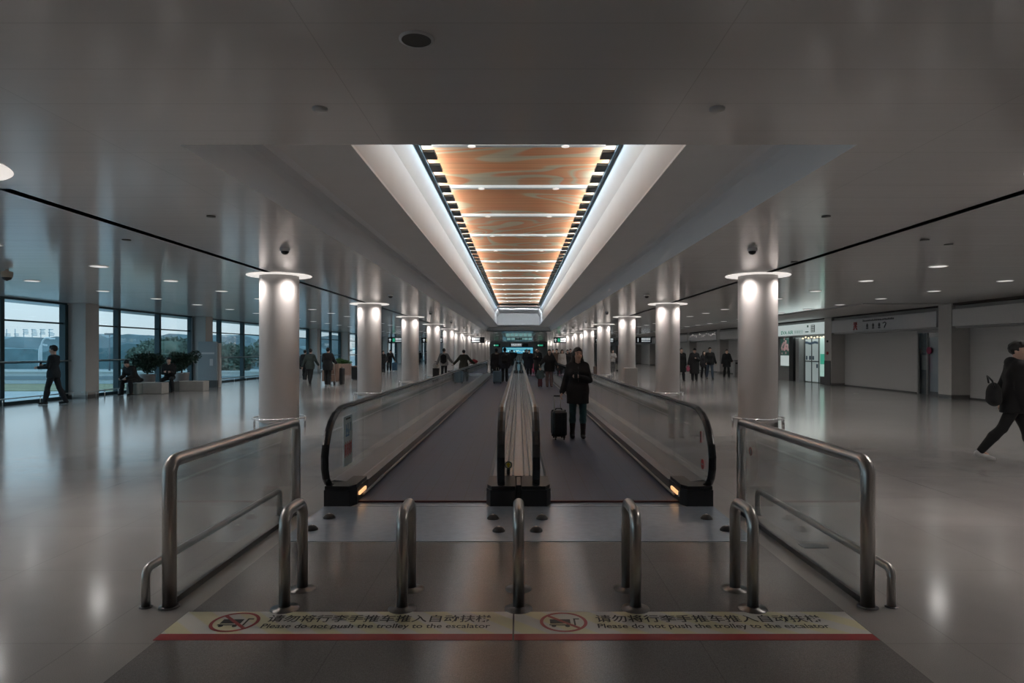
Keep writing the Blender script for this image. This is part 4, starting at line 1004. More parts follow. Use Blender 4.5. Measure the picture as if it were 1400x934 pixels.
def lamp_post(x, y, h, label, arm=1.0, thin=False):
    t = thing('street_lamp', label, 'street lamp', (x, y, GZ), 0, 'street lamps outside')
    mp_ = mat('pale_lamp_metal', (0.55, 0.6, 0.62), 0.5) if not thin else mat('dark_lamp_metal', (0.12, 0.15, 0.17), 0.5)
    if thin: MB().cyl((0, 0, 0), (0, 0, h), 0.10, 0.05, 10).build('pole', mp_, t); MB().box(-0.5, 0.5, -0.1, 0.1, h - 0.1, h + 0.1).build('lamp_head', mp_, t); return
    pts = [(0, 0, 0), (0, 0, h - 1)] + [(arm * (1 - math.cos(a)), 0, h - 1 + math.sin(a)) for a in [PI / 2 * i / 6 for i in range(1, 7)]]
    MB().tube(pts + [(arm * 1.6, 0, h - 0.05)], 0.09, 8).build('pole', mp_, t); MB().box(arm * 1.5, arm * 2.4, -0.12, 0.12, h - 0.18, h, 0.04).build('lamp_head', mp_, t)
lamp_post(-50.75, 70, 4.0, 'taller pale curved street lamp outside, nearer the walking man', 0.6)
lamp_post(-51.35, 70.5, 3.3, 'shorter pale curved street lamp outside, left of its pair', 0.35)
lamp_post(-43.5, 70, 4.4, 'thin dark pole outside between the first pier and the next mullion', thin=True)
lamp_post(-45.0, 78, 3.5, 'pale curved street lamp outside behind the left potted tree', 0.9)
t = thing('rooftop_sign', 'faint blue rooftop characters on the skyline at the far left', 'sign', (-148, 200, GZ))
rr = random.Random(4); g = MB()
for k in range(6):
    xx = -8.0 + k * 2.6
    for q in range(5):
        if rr.random() < 0.75: g.box(xx + rr.uniform(0, .5), xx + rr.uniform(1.2, 1.9), 0, 0.3, 7.2 + 0.45 * q, 7.45 + 0.45 * q)
    g.box(xx + 0.3, xx + 0.45, 0, 0.2, 6.0, 9.3)
g.build('characters', mat('blue_haze_metal', (0.42, 0.52, 0.57), 0.8), t)  # toned towards the sky so the colour imitates haze
MB().box(-9, 9, 0.3, 8, 0, 6.6, 0.1).build('building', mat('hazy_building', (0.26, 0.33, 0.36), 0.9), t)  # haze painted into the wall colour
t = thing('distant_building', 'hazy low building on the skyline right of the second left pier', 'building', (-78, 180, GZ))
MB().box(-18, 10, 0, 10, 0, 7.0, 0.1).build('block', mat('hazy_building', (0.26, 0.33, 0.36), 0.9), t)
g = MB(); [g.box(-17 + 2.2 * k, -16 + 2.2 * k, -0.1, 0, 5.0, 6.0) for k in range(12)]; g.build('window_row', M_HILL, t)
# ------------------------------------------------------------------ people (distance fields turned into continuous meshes)
def smin(a, b, k):
    h = np.clip(0.5 + 0.5 * (b - a) / k, 0, 1); return b * (1 - h) + a * h - k * h * (1 - h)
class Field:
    def __init__(s): s.pr = []
    def cap(s, a, b, ra, rb=None, k=0.02, sub=False): s.pr.append(('c', np.array(a, float), np.array(b, float), ra, ra if rb is None else rb, k, sub)); return s
    def ell(s, c, r, M=None, k=0.02, sub=False): s.pr.append(('e', np.array(c, float), np.array(r, float), M, None, k, sub)); return s
    def bounds(s):
        lo, hi = [], []
        for p in s.pr:
            if p[6]: continue
            if p[0] == 'c': r = max(p[3], p[4]); lo.append(np.minimum(p[1], p[2]) - r); hi.append(np.maximum(p[1], p[2]) + r)
            else: r = p[2].max(); lo.append(p[1] - r); hi.append(p[1] + r)
        return np.min(lo, 0), np.max(hi, 0)
    def ev(s, X, Y, Z):
        d = np.full(X.shape, 9.0, np.float32)
        for p in s.pr:
            if p[0] == 'c':
                a, b, ra, rb = p[1], p[2], p[3], p[4]; ab = b - a; q = float(ab @ ab) + 1e-9
                px, py, pz = X - a[0], Y - a[1], Z - a[2]
                t = np.clip((px * ab[0] + py * ab[1] + pz * ab[2]) / q, 0, 1)
                e = np.sqrt((px - t * ab[0]) ** 2 + (py - t * ab[1]) ** 2 + (pz - t * ab[2]) ** 2) - (ra + (rb - ra) * t)
            else:
                c, r, M = p[1], p[2], p[3]
                px, py, pz = X - c[0], Y - c[1], Z - c[2]
                if M is not None: px, py, pz = (M[0, 0] * px + M[1, 0] * py + M[2, 0] * pz, M[0, 1] * px + M[1, 1] * py + M[2, 1] * pz, M[0, 2] * px + M[1, 2] * py + M[2, 2] * pz)
                k0 = np.sqrt((px / r[0]) ** 2 + (py / r[1]) ** 2 + (pz / r[2]) ** 2) + 1e-6
                k1 = np.sqrt((px / r[0] ** 2) ** 2 + (py / r[1] ** 2) ** 2 + (pz / r[2] ** 2) ** 2) + 1e-6
                e = k0 * (k0 - 1) / k1
            d = -smin(-d, e, p[5]) if p[6] else smin(d, e, p[5])
        return d
def nets(fn, lo, hi, h):
    lo = np.array(lo) - 2 * h; hi = np.array(hi) + 2 * h
    n_ = np.ceil((hi - lo) / h).astype(int) + 1
    ax = [lo[i] + h * np.arange(n_[i]) for i in range(3)]
    X, Y, Z = np.meshgrid(*[a.astype(np.float32) for a in ax], indexing='ij')
    D = fn(X, Y, Z); S = D < 0
    c = [S[i:n_[0] - 1 + i, j:n_[1] - 1 + j, k:n_[2] - 1 + k] for i in (0, 1) for j in (0, 1) for k in (0, 1)]
    sm = sum(x.astype(np.int8) for x in c); act = (sm > 0) & (sm < 8)
    I, J, K = np.nonzero(act); idx = -np.ones(act.shape, np.int64); idx[I, J, K] = np.arange(len(I))
    P = np.zeros((len(I), 3)); C = np.zeros(len(I))
    for a in range(3):
        b, d_ = (a + 1) % 3, (a + 2) % 3
        for u in (0, 1):
            for w in (0, 1):
                o0 = [0, 0, 0]; o0[b] = u; o0[d_] = w; o1 = list(o0); o1[a] = 1
                v0 = D[I + o0[0], J + o0[1], K + o0[2]]; v1 = D[I + o1[0], J + o1[1], K + o1[2]]
                m = (v0 < 0) != (v1 < 0); t = np.where(m, v0 / (v0 - v1 + 1e-12), 0)
                q = np.zeros((len(I), 3)); q[:, b] = u; q[:, d_] = w; q[:, a] = t
                P += q * m[:, None]; C += m
    P = P / C[:, None] + np.stack([I, J, K], 1); P = lo + P * h
    fs = []
    for a in range(3):
        b, d_ = (a + 1) % 3, (a + 2) % 3
        sl0 = [slice(None)] * 3; sl1 = [slice(None)] * 3; sl0[a] = slice(0, -1); sl1[a] = slice(1, None)
        for ax_ in (b, d_): sl0[ax_] = slice(1, -1); sl1[ax_] = slice(1, -1)
        s0, s1 = S[tuple(sl0)], S[tuple(sl1)]
        E = np.stack(np.nonzero(s0 != s1), 1); inside = s0[tuple(E.T)]
        E[:, b] += 1; E[:, d_] += 1
        def g(du, dw):
            q = E.copy(); q[:, b] -= du; q[:, d_] -= dw; return idx[q[:, 0], q[:, 1], q[:, 2]]
        Q = np.stack([g(1, 1), g(0, 1), g(0, 0), g(1, 0)], 1); Q[~inside] = Q[~inside][:, ::-1]
        fs.append(Q)
    return P, np.concatenate(fs)
def mesh_parts(name, parts, m, parent):
    V, Fc, o = [], [], 0
    for P, Q in parts: V.append(P); Fc.append(Q + o); o += len(P)
    V = np.concatenate(V); Fc = np.concatenate(Fc)
    me = bpy.data.meshes.new(name); me.from_pydata(V.tolist(), [], Fc.tolist()); me.update()
    me.polygons.foreach_set('use_smooth', np.ones(len(me.polygons), bool)); me.materials.append(m)
    ob = bpy.data.objects.new(name, me); COL.objects.link(ob); ob.parent = parent; return ob

M_SKIN = mat('skin', (0.58, 0.37, 0.29), 0.5, noise=0.05)
M_HAIR = mat('black_hair', (0.010, 0.008, 0.008), 0.5)
M_EYE = mat('dark_eye', (0.02, 0.015, 0.012), 0.3)
CLOTH = {}
def cloth(c): 
    if c not in CLOTH: CLOTH[c] = mat('fabric_%02d' % len(CLOTH), c, 0.85, noise=0.12, nscale=14)
    return CLOTH[c]
def V3(*a): return np.array(a, float)
def rotx(v, a):   # pitch forward (towards -y) by a
    y, z = v[1], v[2]; return V3(v[0], y * math.cos(a) - z * math.sin(a) * -1 * -1, y * math.sin(a) + z * math.cos(a))
def pitch(v, a):  # tips an upright vector towards -y
    return V3(v[0], v[1] * math.cos(a) - v[2] * math.sin(a), v[1] * math.sin(a) + v[2] * math.cos(a))
def down(a, b):   # limb direction: a forward, b sideways(+x)
    return V3(math.sin(b), -math.sin(a) * math.cos(b), -math.cos(a) * math.cos(b))

def person(loc, rz, h=1.7, label='', res=0.014, top=(0.02, 0.02, 0.02), top_len=0.5, puff=0.0, pants=(0.02, 0.02, 0.025), slim=0.0, shoes=(0.02, 0.02, 0.02),
           hair='short', haircol=None, ll=(0.0, 0.0), rl=(0.0, 0.0), la=(0.05, 0.12, 0.1, 0.0), ra=(0.05, 0.12, 0.1, 0.0), lean=0.0, nod=0.0, yaw=0.0,
           seat=None, collar=None, hood=False, boots=None, cap=None, group=None, detail=False, child=False, extra=None, coat_flare=0.0):
    s = h / 1.75; hs = s * (1.05 if not child else 1.35); sw = 0.155 if hair == 'long' else 0.175
    D = math.radians
    root = thing('person', label, 'person', loc, rz, group)
    J = {}
    hipw = 0.09 * s
    hip = V3(0, 0, 0)
    up = lambda v: pitch(v * s, D(lean))
    J['ls'], J['rs'] = up(V3(sw, 0.01, 0.47)), up(V3(-sw, 0.01, 0.47))
    neck = up(V3(0, 0.0, 0.54)); chest = up(V3(0, -0.005, 0.34)); waist = up(V3(0, 0, 0.16)); headc = up(V3(0, -0.012, 0.70 - (0.0 if not child else 0.0)))
    feet = {}
    for q, (sx_, L) in (('l', (1, ll)), ('r', (-1, rl))):
        H_ = V3(sx_ * hipw, 0, -0.02 * s); a, kb = D(L[0]), D(L[1]); sp = D(L[2]) if len(L) > 2 else 0.02
        kn = H_ + down(a, sx_ * sp) * 0.42 * s; an = kn + down(a - kb, sx_ * sp * 0.5) * 0.42 * s
        feet[q] = (H_, kn, an)
    lowest = min(feet['l'][2][2], feet['r'][2][2]); off = V3(0, 0, 0.085 * s - lowest)
    arms = {}
    for q, sx_, A in (('l', 1, la), ('r', -1, ra)):
        S_ = J[q + 's']; a, b, e = D(A[0]), D(A[1] if A[1] > 1 else A[1] * 57.3), D(A[2]); inn = D(A[3])
        el = S_ + pitch(down(a, sx_ * b), D(lean) * 0.6) * 0.29 * s
        fd = pitch(down(a + e, sx_ * (b - inn)), D(lean) * 0.6); wr = el + fd * 0.245 * s
        arms[q] = (S_, el, wr, fd)
    for d_ in (J,):
        for k_ in d_: d_[k_] = d_[k_] + off
    neck, chest, waist, headc, hip = neck + off, chest + off, waist + off, headc + off, hip + off
    feet = {q: tuple(p + off for p in v) for q, v in feet.items()}; arms = {q: (v[0] + off, v[1] + off, v[2] + off, v[3]) for q, v in arms.items()}
    ux = V3(1, 0, 0)
    def torso(f, g, k=0.06):
        f.cap(hip - ux * 0.07 * s, hip + ux * 0.07 * s, 0.105 * s + g, k=k)
        f.cap(waist - ux * 0.055 * s, waist + ux * 0.055 * s, 0.098 * s + g, k=k)
        f.cap(chest - ux * 0.075 * s, chest + ux * 0.075 * s, 0.112 * s + g, k=k)
        f.cap(J['ls'] - ux * 0.045 * s, J['rs'] + ux * 0.045 * s, 0.068 * s + g, k=0.05)
    def armsf(f, g, end=1.0, sg_=0.0):
        for q in 'lr':
            S_, el, wr, fd = arms[q]
            f.cap(S_, el, 0.050 * s + g, 0.039 * s + g, k=0.03); f.cap(el, el + (wr - el) * end, 0.038 * s + g, 0.027 * s + g + sg_, k=0.015)
    def legsf(f, g, g2=None, end=1.0):
        g2 = g if g2 is None else g2
        for q in 'lr':
            H_, kn, an = feet[q]; f.cap(H_, kn, 0.082 * s + g, 0.052 * s + g, k=0.03)
            cf = kn + (an - kn) * 0.35 + V3(0, 0.012 * s, 0)
            f.cap(kn, cf, 0.05 * s + g, 0.052 * s + g2, k=0.02); f.cap(cf, kn + (an - kn) * end, 0.052 * s + g2, 0.034 * s + g2, k=0.02)
    # head frame
    cy, sy = math.cos(D(yaw)), math.sin(D(yaw)); cn, sn_ = math.cos(D(nod + lean * 0.6)), math.sin(D(nod + lean * 0.6))
    Rz_ = np.array([[cy, -sy, 0], [sy, cy, 0], [0, 0, 1]]); Rx_ = np.array([[1, 0, 0], [0, cn, -sn_], [0, sn_, cn]]); Rm = Rz_ @ Rx_
    hp = lambda x, y, z: headc + Rm @ (V3(x, y, z) * hs)
    def headf(f):
        f.ell(hp(0, .012, .028), V3(.074, .094, .090) * hs, Rm, k=0.02).ell(hp(0, -.022, -.035), V3(.060, .070, .082) * hs, Rm, k=0.03)
        f.cap(hp(-.018, -.062, -.098), hp(.018, -.062, -.098), .022 * hs, k=0.02)
        f.cap(hp(-.03, -.075, .026), hp(.03, -.075, .026), .012 * hs, k=0.01)
        for x in (-1, 1):
            f.ell(hp(x * .030, -.096, .008), V3(.017, .012, .011) * hs, Rm, k=0.012, sub=True)
            f.cap(hp(x * .038, -.066, -.028), hp(x * .034, -.070, -.04), .022 * hs, k=0.02)
            f.ell(hp(x * .076, .012, -.008), V3(.009, .020, .030) * hs, Rm, k=0.008)
        f.cap(hp(0, -.086, .012), hp(0, -.106, -.026), .007 * hs, .0125 * hs, k=0.010); f.cap(hp(-.012, -.092, -.032), hp(.012, -.092, -.032), .009 * hs, k=0.008)
        f.cap(hp(-.017, -.086, -.058), hp(.017, -.086, -.058), .0065 * hs, k=0.006); f.cap(hp(-.013, -.084, -.068), hp(.013, -.084, -.068), .0070 * hs, k=0.005)
        f.cap(hp(0, .015, -.07), neck - V3(0, 0, 0.05 * s), .050 * s, .056 * s, k=0.02)
    fb = Field(); torso(fb, 0.0); armsf(fb, 0.0); legsf(fb, 0.0)
    for q in 'lr':
        H_, kn, an = feet[q]; fb.cap(an, an + V3(0, -0.09, -0.055) * s, 0.028 * s, 0.016 * s)
    fb.cap(hp(0, .015, -.05), neck - V3(0, 0, 0.06 * s), .048 * s, .055 * s, k=0.03)
    parts = [nets(fb.ev, *fb.bounds(), max(res, 0.014))]
    fh = Field(); headf(fh); lo, hi = fh.bounds(); parts.append(nets(fh.ev, lo, hi, 0.0055 if detail else min(res, 0.016)))
    for q, sx_ in (('l', 1), ('r', -1)):     # hands: palm, four curled fingers, thumb
        S_, el, wr, fd = arms[q]; fh = Field()
        side = np.cross(fd, V3(sx_, 0, 0)); 
        if np.linalg.norm(side) < 0.2: side = V3(0, -1, 0)
        side = side / np.linalg.norm(side)                     # across the palm
        if side[1] > 0 and abs(fd[2]) > 0.5: side = -side
        pn = np.cross(side, fd); pn /= np.linalg.norm(pn)
        if pn @ V3(-sx_, 0, -0.3) < 0: pn = -pn                 # palm faces the body
        hs_ = s * 0.95
        k1 = wr + fd * 0.085 * hs_
        for u in (-0.022, 0, 0.022): fh.cap(wr + side * u * 0.5 * hs_ + fd * 0.01, k1 + side * u * hs_, 0.016 * hs_, 0.014 * hs_, k=0.012)
        fh.cap(wr - fd * 0.03 * s, wr + fd * 0.01, 0.026 * s, 0.024 * s, k=0.015)
        for i, (u, ln) in enumerate(((0.030, 0.070), (0.010, 0.080), (-0.010, 0.074), (-0.029, 0.058))):
            b0 = k1 + side * u * hs_; d1 = fd * math.cos(0.45) + pn * math.sin(0.45); d2 = fd * math.cos(1.15) + pn * math.sin(1.15)
            m1 = b0 + d1 * ln * 0.55 * hs_; m2 = m1 + d2 * ln * 0.5 * hs_
            fh.cap(b0, m1, 0.0092 * hs_, 0.0085 * hs_, k=0.004); fh.cap(m1, m2, 0.0085 * hs_, 0.0075 * hs_, k=0.003)
        tb = wr + side * 0.024 * hs_ + fd * 0.025 * hs_; t1 = tb + (side * 0.75 + fd * 0.55 + pn * 0.35) * 0.038 * hs_; t2 = t1 + (fd * 0.85 + pn * 0.45) * 0.034 * hs_
        fh.cap(tb, t1, 0.0125 * hs_, 0.010 * hs_, k=0.008); fh.cap(t1, t2, 0.010 * hs_, 0.0085 * hs_, k=0.003)
        parts.append(nets(fh.ev, *fh.bounds(), 0.0045 if detail else 0.008 if res < 0.017 else 0.011))
        root['hand_' + q] = [float(v) for v in (wr + fd * 0.09 * hs_)]
    mesh_parts('body', parts, M_SKIN, root)
    # trousers
    ft = Field(); ft.cap(hip - ux * 0.07 * s, hip + ux * 0.07 * s, 0.108 * s + 0.010, k=0.05); legsf(ft, 0.012 + 0.008 * (1 - slim), 0.010 + 0.022 * (1 - slim), 0.99 if boots is None else 0.8)
    parts = [nets(ft.ev, *ft.bounds(), res)]
    mesh_parts('trousers', parts, cloth(pants), root)
    # top
    fc = Field(); g = 0.020 + puff; torso(fc, g); armsf(fc, g * 0.85, 0.97, 0.004)
    hem = hip[2] + (0.10 - top_len * 0.62) * s
    if seat is None:
        for q in 'lr':
            H_, kn, an = feet[q]; tt = min(1.0, max(0.05, (hip[2] - hem) / (0.42 * s)))
            fc.cap(H_ + V3(0, 0, 0.05), H_ + (kn - H_) * tt - V3(0, 0, 0.03), 0.098 * s + g + coat_flare * 0.3, 0.092 * s + g + coat_flare, k=0.07)
        if hip[2] - hem > 0.05: fc.cap(hip, V3((feet['l'][1][0] + feet['r'][1][0]) / 2 * 0.6, (feet['l'][1][1] + feet['r'][1][1]) / 2 * 0.6, hem), 0.12 * s + g, 0.125 * s + g + coat_flare, k=0.06)
    fc.cap(neck - V3(0, 0, 0.06 * s), neck + V3(0, 0.004, 0.0), 0.07 * s + g * 0.5, 0.062 * s, k=0.03)
    if hood: fc.ell(neck + V3(0, 0.075, -0.01) * s, V3(.13, .075, .085) * s, k=0.03)
    hole0, hole1 = hp(0, .005, -.03), neck + V3(0, 0, 0.0)
    def fcoat(X, Y, Z):
        d = fc.ev(X, Y, Z)
        if seat is None: d = np.maximum(d, hem - Z)
        else: d = np.maximum(d, (hip[2] - 0.09 * s) - Z)
        ab = hole1 + V3(0, 0, 0.2) - hole1
        nk = Field().cap(neck + V3(0, -0.015, -0.005) * s, hp(0, -.02, -.02), 0.054 * s, 0.06 * s)
        return np.maximum(d, -nk.ev(X, Y, Z))
    lo, hi = fc.bounds(); mesh_parts('jacket', [nets(fcoat, lo, hi, res)], cloth(top), root)
    if detail:
        zf = MB(); y0 = chest[1] - 0.112 * s - g
        zf.tube([(0.0, neck[1] - 0.075 * s - g * 0.6, neck[2] - 0.07 * s), (0.0, y0 - 0.004, chest[2]), (0.0, waist[1] - 0.10 * s - g - 0.004, waist[2])], 0.006, 6)
        zf.build('zip', M_DARKSTEEL, root)
        for x in (-1, 1):
            p = hp(x * .030, -.0865, .009)
            e = MB(); e.lathe((0, 0, 0), [(0, .006), (.009, .003), (.011, 0), (.009, -.003), (0, -.006)], 12); o_ = e.build('eye', M_EYE, root, tuple(p)); 
            e = MB().tube([tuple(hp(x * .016, -.088, .029)), tuple(hp(x * .031, -.090, .034)), tuple(hp(x * .046, -.080, .030))], 0.0035 * hs, 6); e.build('eyebrow', M_HAIR, root)
        MB().tube([tuple(hp(-.019, -.0925, -.062)), tuple(hp(0, -.0955, -.0635)), tuple(hp(.019, -.0925, -.062))], 0.0045, 6).build('lips', mat('lips', (0.30, 0.10, 0.09), 0.5), root)
    # shoes
    for q in 'lr':
        H_, kn, an = feet[q]; lift = an[2] - 0.085 * s; fo = Field()
        heel = an + V3(0, 0.045, -0.045) * s; toe = an + V3(0, -0.155, -0.055 - min(lift / s, 0.11) * 0.75) * s
        if seat is None and lift < 0.02: heel[2] = toe[2] = 0.038 * s
        fo.cap(heel, toe, 0.034 * s, 0.030 * s, k=0.02); fo.cap(heel + (toe - heel) * 0.6 - ux * 0.012, heel + (toe - heel) * 0.6 + ux * 0.012, 0.034 * s, k=0.02); fo.cap(heel, an + V3(0, 0.005, 0.0), 0.036 * s, 0.040 * s, k=0.03)
        if boots is not None: fo.cap(an, an + (kn - an) * boots, 0.044 * s, 0.058 * s, k=0.03)
        zmin = 0.004
        def fsh(X, Y, Z, fo=fo): 
            d = fo.ev(X, Y, Z); return np.maximum(d, zmin - Z)
        sh = mesh_parts('shoe', [nets(fsh, *fo.bounds(), min(res, 0.012))], cloth(shoes), root)
    # hair
    if hair:
        f = Field(); f.ell(hp(0, .018, .038), V3(.087, .106, .102) * hs, Rm)
        if hair == 'short' and detail:
            for q_ in range(9): a_ = -1.2 + 0.3 * q_; f.cap(hp(.05 * math.sin(a_ * 1.2), -.03, .115), hp(.07 * math.sin(a_), -.074 + .03 * abs(math.sin(a_)), .080 + .006 * (q_ % 2)), .016 * hs, .008 * hs, k=0.01)
        if hair == 'long':
            for x in (-1, 1):
                f.cap(hp(x * .066, .035, .02), hp(x * .092, .03, -.15), .030 * hs, .038 * hs, k=0.02); f.cap(hp(x * .092, .03, -.15), hp(x * .095, -.045, -.29), .038 * hs, .026 * hs, k=0.03)
            f.cap(hp(0, .06, 0), hp(0, .085, -.24), .065 * hs, .06 * hs, k=0.04)
        elif hair == 'bun': f.ell(hp(0, .09, .09), V3(.04, .04, .04) * hs, Rm)
        elif hair == 'tail': f.cap(hp(0, .10, .04), hp(0, .13, -.16), .03 * hs, .02 * hs, k=0.03)
        Ri = Rm.T
        zc = .058 if hair == 'short' else .066
        def fhair(X, Y, Z):
            d = f.ev(X, Y, Z); q0, q1, q2 = X - headc[0], Y - headc[1], Z - headc[2]
            x = (Ri[0, 0] * q0 + Ri[0, 1] * q1 + Ri[0, 2] * q2) / hs; y = (Ri[1, 0] * q0 + Ri[1, 1] * q1 + Ri[1, 2] * q2) / hs; z = (Ri[2, 0] * q0 + Ri[2, 1] * q1 + Ri[2, 2] * q2) / hs
            face = np.maximum(np.maximum(np.abs(x) - (.080 if hair == 'short' else .064), y + (.020 if hair == 'short' else .020)), z - zc + 0.25 * np.abs(x))
            d = np.maximum(d, -face * hs)
            if detail: d = d + np.where(z < 0.09, 0.0045, 0.0015) * np.sin(z * 62 + 9 * x + 3) * np.sin(x * 95 + y * 60)
            if hair in ('short', 'bun', 'tail') : 
                cut = np.maximum(-.055 - z, y - 0.06) if hair != 'short' else (-.060 - z)
                d = np.maximum(d, cut * hs)
                side = np.maximum(np.maximum(z + 0.0, y - 0.03), -0.2 - z); d = np.maximum(d, -side * hs)
            return d
        lo, hi = f.bounds(); mesh_parts('hair', [nets(fhair, lo, hi, 0.0065 if detail else min(res, 0.014))], cloth(haircol) if haircol else M_HAIR, root)
    if cap is not None:
        f = Field().ell(hp(0, .012, .055), V3(.088, .105, .085) * hs, Rm)
        z_ = hp(0, 0, .04)[2]; mesh_parts('cap', [nets(lambda X, Y, Z: np.maximum(f.ev(X, Y, Z), z_ - Z), *f.bounds(), res)], cloth(cap), root)
    if collar is not None:
        c_ = MB(); c0 = neck + V3(0, 0.02, -0.015) * s
        c_.tube([(c0[0] + 0.095 * s * math.cos(a), c0[1] + 0.085 * s * math.sin(a), c0[2] + 0.02 * math.sin(a)) for a in [2 * PI * i / 20 for i in range(21)]], 0.034 * s, 8); c_.build('collar', cloth(collar), root)
    if extra == 'backpack' or extra == 'shoulder_bag': pass
    root['_neck'] = [float(v) for v in neck]; root['_chest'] = [float(v) for v in chest]
    return root
def world_pt(root, v):
    c_, s_ = math.cos(root.rotation_euler.z), math.sin(root.rotation_euler.z)
    return (root.location.x + c_ * v[0] - s_ * v[1], root.location.y + s_ * v[0] + c_ * v[1], root.location.z + v[2])
def rbox(f, h, m, name, parent, n=0.0):
    pass
def backpack(root, label, col, group=None, side=False):
    ch = root['_chest']; p = world_pt(root, (ch[0] + (0.0 if not side else 0.0), ch[1] + 0.30, ch[2] - 0.30))
    t = thing('backpack', label, 'backpack', p, root.rotation_euler.z, group)
    f = Field(); f.ell((0, 0.0, 0.22), (0.165, 0.085, 0.26)); f.cap((-0.09, -0.0, 0.10), (0.09, -0.0, 0.10), 0.075, k=0.05); f.cap((-0.09, 0.0, 0.34), (0.09, 0.0, 0.34), 0.07, k=0.05)
    mesh_parts('bag', [nets(f.ev, *f.bounds(), 0.014)], cloth(col), t)
    f = Field(); f.cap((-0.07, 0.075, 0.12), (0.07, 0.075, 0.12), 0.045, k=0.03); mesh_parts('pocket', [nets(f.ev, *f.bounds(), 0.012)], cloth(col), t)
    for x in (-0.10, 0.10): MB().tube([(x, -0.05, 0.40), (x * 1.05, -0.16, 0.43), (x * 1.1, -0.30, 0.36)], 0.014, 8).build('strap', M_BLACK, t)
    return t
def suitcase(loc, rz, label, col, w=0.36, d=0.23, h=0.52, hz=0.9, group=None, ribs=True, handle=True):
    t = thing('suitcase', label, 'suitcase', loc, rz, group); mc = mat('shell_%.2f_%.2f_%.2f' % col, col, 0.4, noise=0.05)
    mc.name = 'suitcase_shell' 
    MB().box(-w / 2, w / 2, -d / 2, d / 2, 0.06, 0.06 + h, 0.035).build('shell', mc, t)
    if ribs:
        r_ = MB()
        for k in range(4): x = -w * 0.33 + w * 0.22 * k; r_.box(x - 0.008, x + 0.008, -d / 2 - 0.006, -d / 2 + 0.01, 0.11, h, 0.003)
        r_.build('ridges', mc, t)
    MB().box(-w / 2 - 0.003, w / 2 + 0.003, -0.006, 0.006, 0.058, 0.062 + h, 0.001).build('zip_band', M_BLACK, t)
    for x in (-1, 1):
        for y in (-1, 1):
            MB().cyl((x * (w / 2 - 0.05) - 0.012, y * (d / 2 - 0.04), 0.028), (x * (w / 2 - 0.05) + 0.012, y * (d / 2 - 0.04), 0.028), 0.026, n=14).build('wheel', M_RUBBER, t)
    br = MB(); [br.box(x * (w / 2 - 0.05) - 0.02, x * (w / 2 - 0.05) + 0.02, y * (d / 2 - 0.04) - 0.02, y * (d / 2 - 0.04) + 0.02, 0.04, 0.07) for x in (-1, 1) for y in (-1, 1)]; br.build('wheel_bracket', M_BLACK, t)
    MB().tube([(-0.06, 0, 0.05 + h), (-0.05, 0, 0.09 + h), (0.05, 0, 0.09 + h), (0.06, 0, 0.05 + h)], 0.011, 8).build('carry_handle', M_BLACK, t)
    if handle:
        q = MB(); y = d / 2 - 0.03
        for x in (-0.055, 0.055): q.cyl((x, y, h), (x, y, hz - 0.01), 0.008, n=8)
        q.build('telescopic_rods', M_STEEL, t); MB().tube([(-0.07, y, hz), (0.07, y, hz)], 0.014, 8).build('grip', M_BLACK, t)
    return t

BLK = (0.012, 0.012, 0.013); NAVY = (0.014, 0.016, 0.024)
# woman with the suitcase on the right walkway
w = person((1.07, 11.9, 0.022), D_ := 0.0, 1.615, 'woman with long black hair, black coat and teal jeans holding a phone', 0.011, top=(0.012, 0.011, 0.012), top_len=0.58, puff=0.002, pants=(0.035, 0.085, 0.095), slim=0.9,
           shoes=(0.02, 0.016, 0.016), boots=0.45, hair='long', ll=(3, 4), rl=(-2, 3), la=(16, 14, 100, 70), ra=(-4, 17, 14, 0), yaw=12, nod=2, detail=True, coat_flare=0.005)
hl = world_pt(w, w['hand_l'])
t = thing('phone', 'dark mobile phone in the raised hand of the woman with the suitcase', 'phone', (hl[0] - 0.01, hl[1] - 0.02, hl[2] - 0.01), 0.3)
MB().box(-0.035, 0.035, -0.005, 0.005, -0.03, 0.10, 0.004).build('case', M_BLACK, t); MB().box(-0.031, 0.031, 0.005, 0.006, -0.025, 0.095).build('screen', mat('phone_screen', (0.02, 0.02, 0.03), 0.1), t)
hr = world_pt(w, w['hand_r'])
suitcase((0.72, 11.80, 0.022), 0.08, 'black ribbed cabin suitcase pulled by the woman on the right walkway', (0.016, 0.014, 0.014), 0.25, 0.36, 0.46, max(0.6, hr[2] - 0.022))
# man walking at the right edge
w = person((7.12, 9.45, 0), math.radians(68), 1.76, 'young man in black hooded jacket and white shoes striding at the right edge', 0.011, top=(0.008, 0.008, 0.009), top_len=0.45, puff=0.022, pants=(0.008, 0.008, 0.009), slim=0.6,
           shoes=(0.42, 0.42, 0.42), hair='short', ll=(22, 4), rl=(-24, 14), la=(-16, 10, 14, 0), ra=(2, 8, 14, 0), yaw=-26, hood=True, detail=True, lean=3)
t = thing('shoulder_bag', 'black bag slung behind the striding man at the right edge', 'bag', (6.80, 9.42, 0.84), math.radians(70))
f = Field(); f.ell((0, 0, 0.14), (0.16, 0.09, 0.17)); f.cap((-0.09, 0, 0.06), (0.09, 0, 0.06), 0.07, k=0.04); mesh_parts('bag', [nets(f.ev, *f.bounds(), 0.012)], cloth(BLK), t)
MB().tube([(-0.12, 0.02, 0.24), (-0.14, 0.06, 0.34), (0.0, 0.08, 0.40), (0.12, 0.03, 0.30)], 0.012, 8).build('strap', M_BLACK, t)
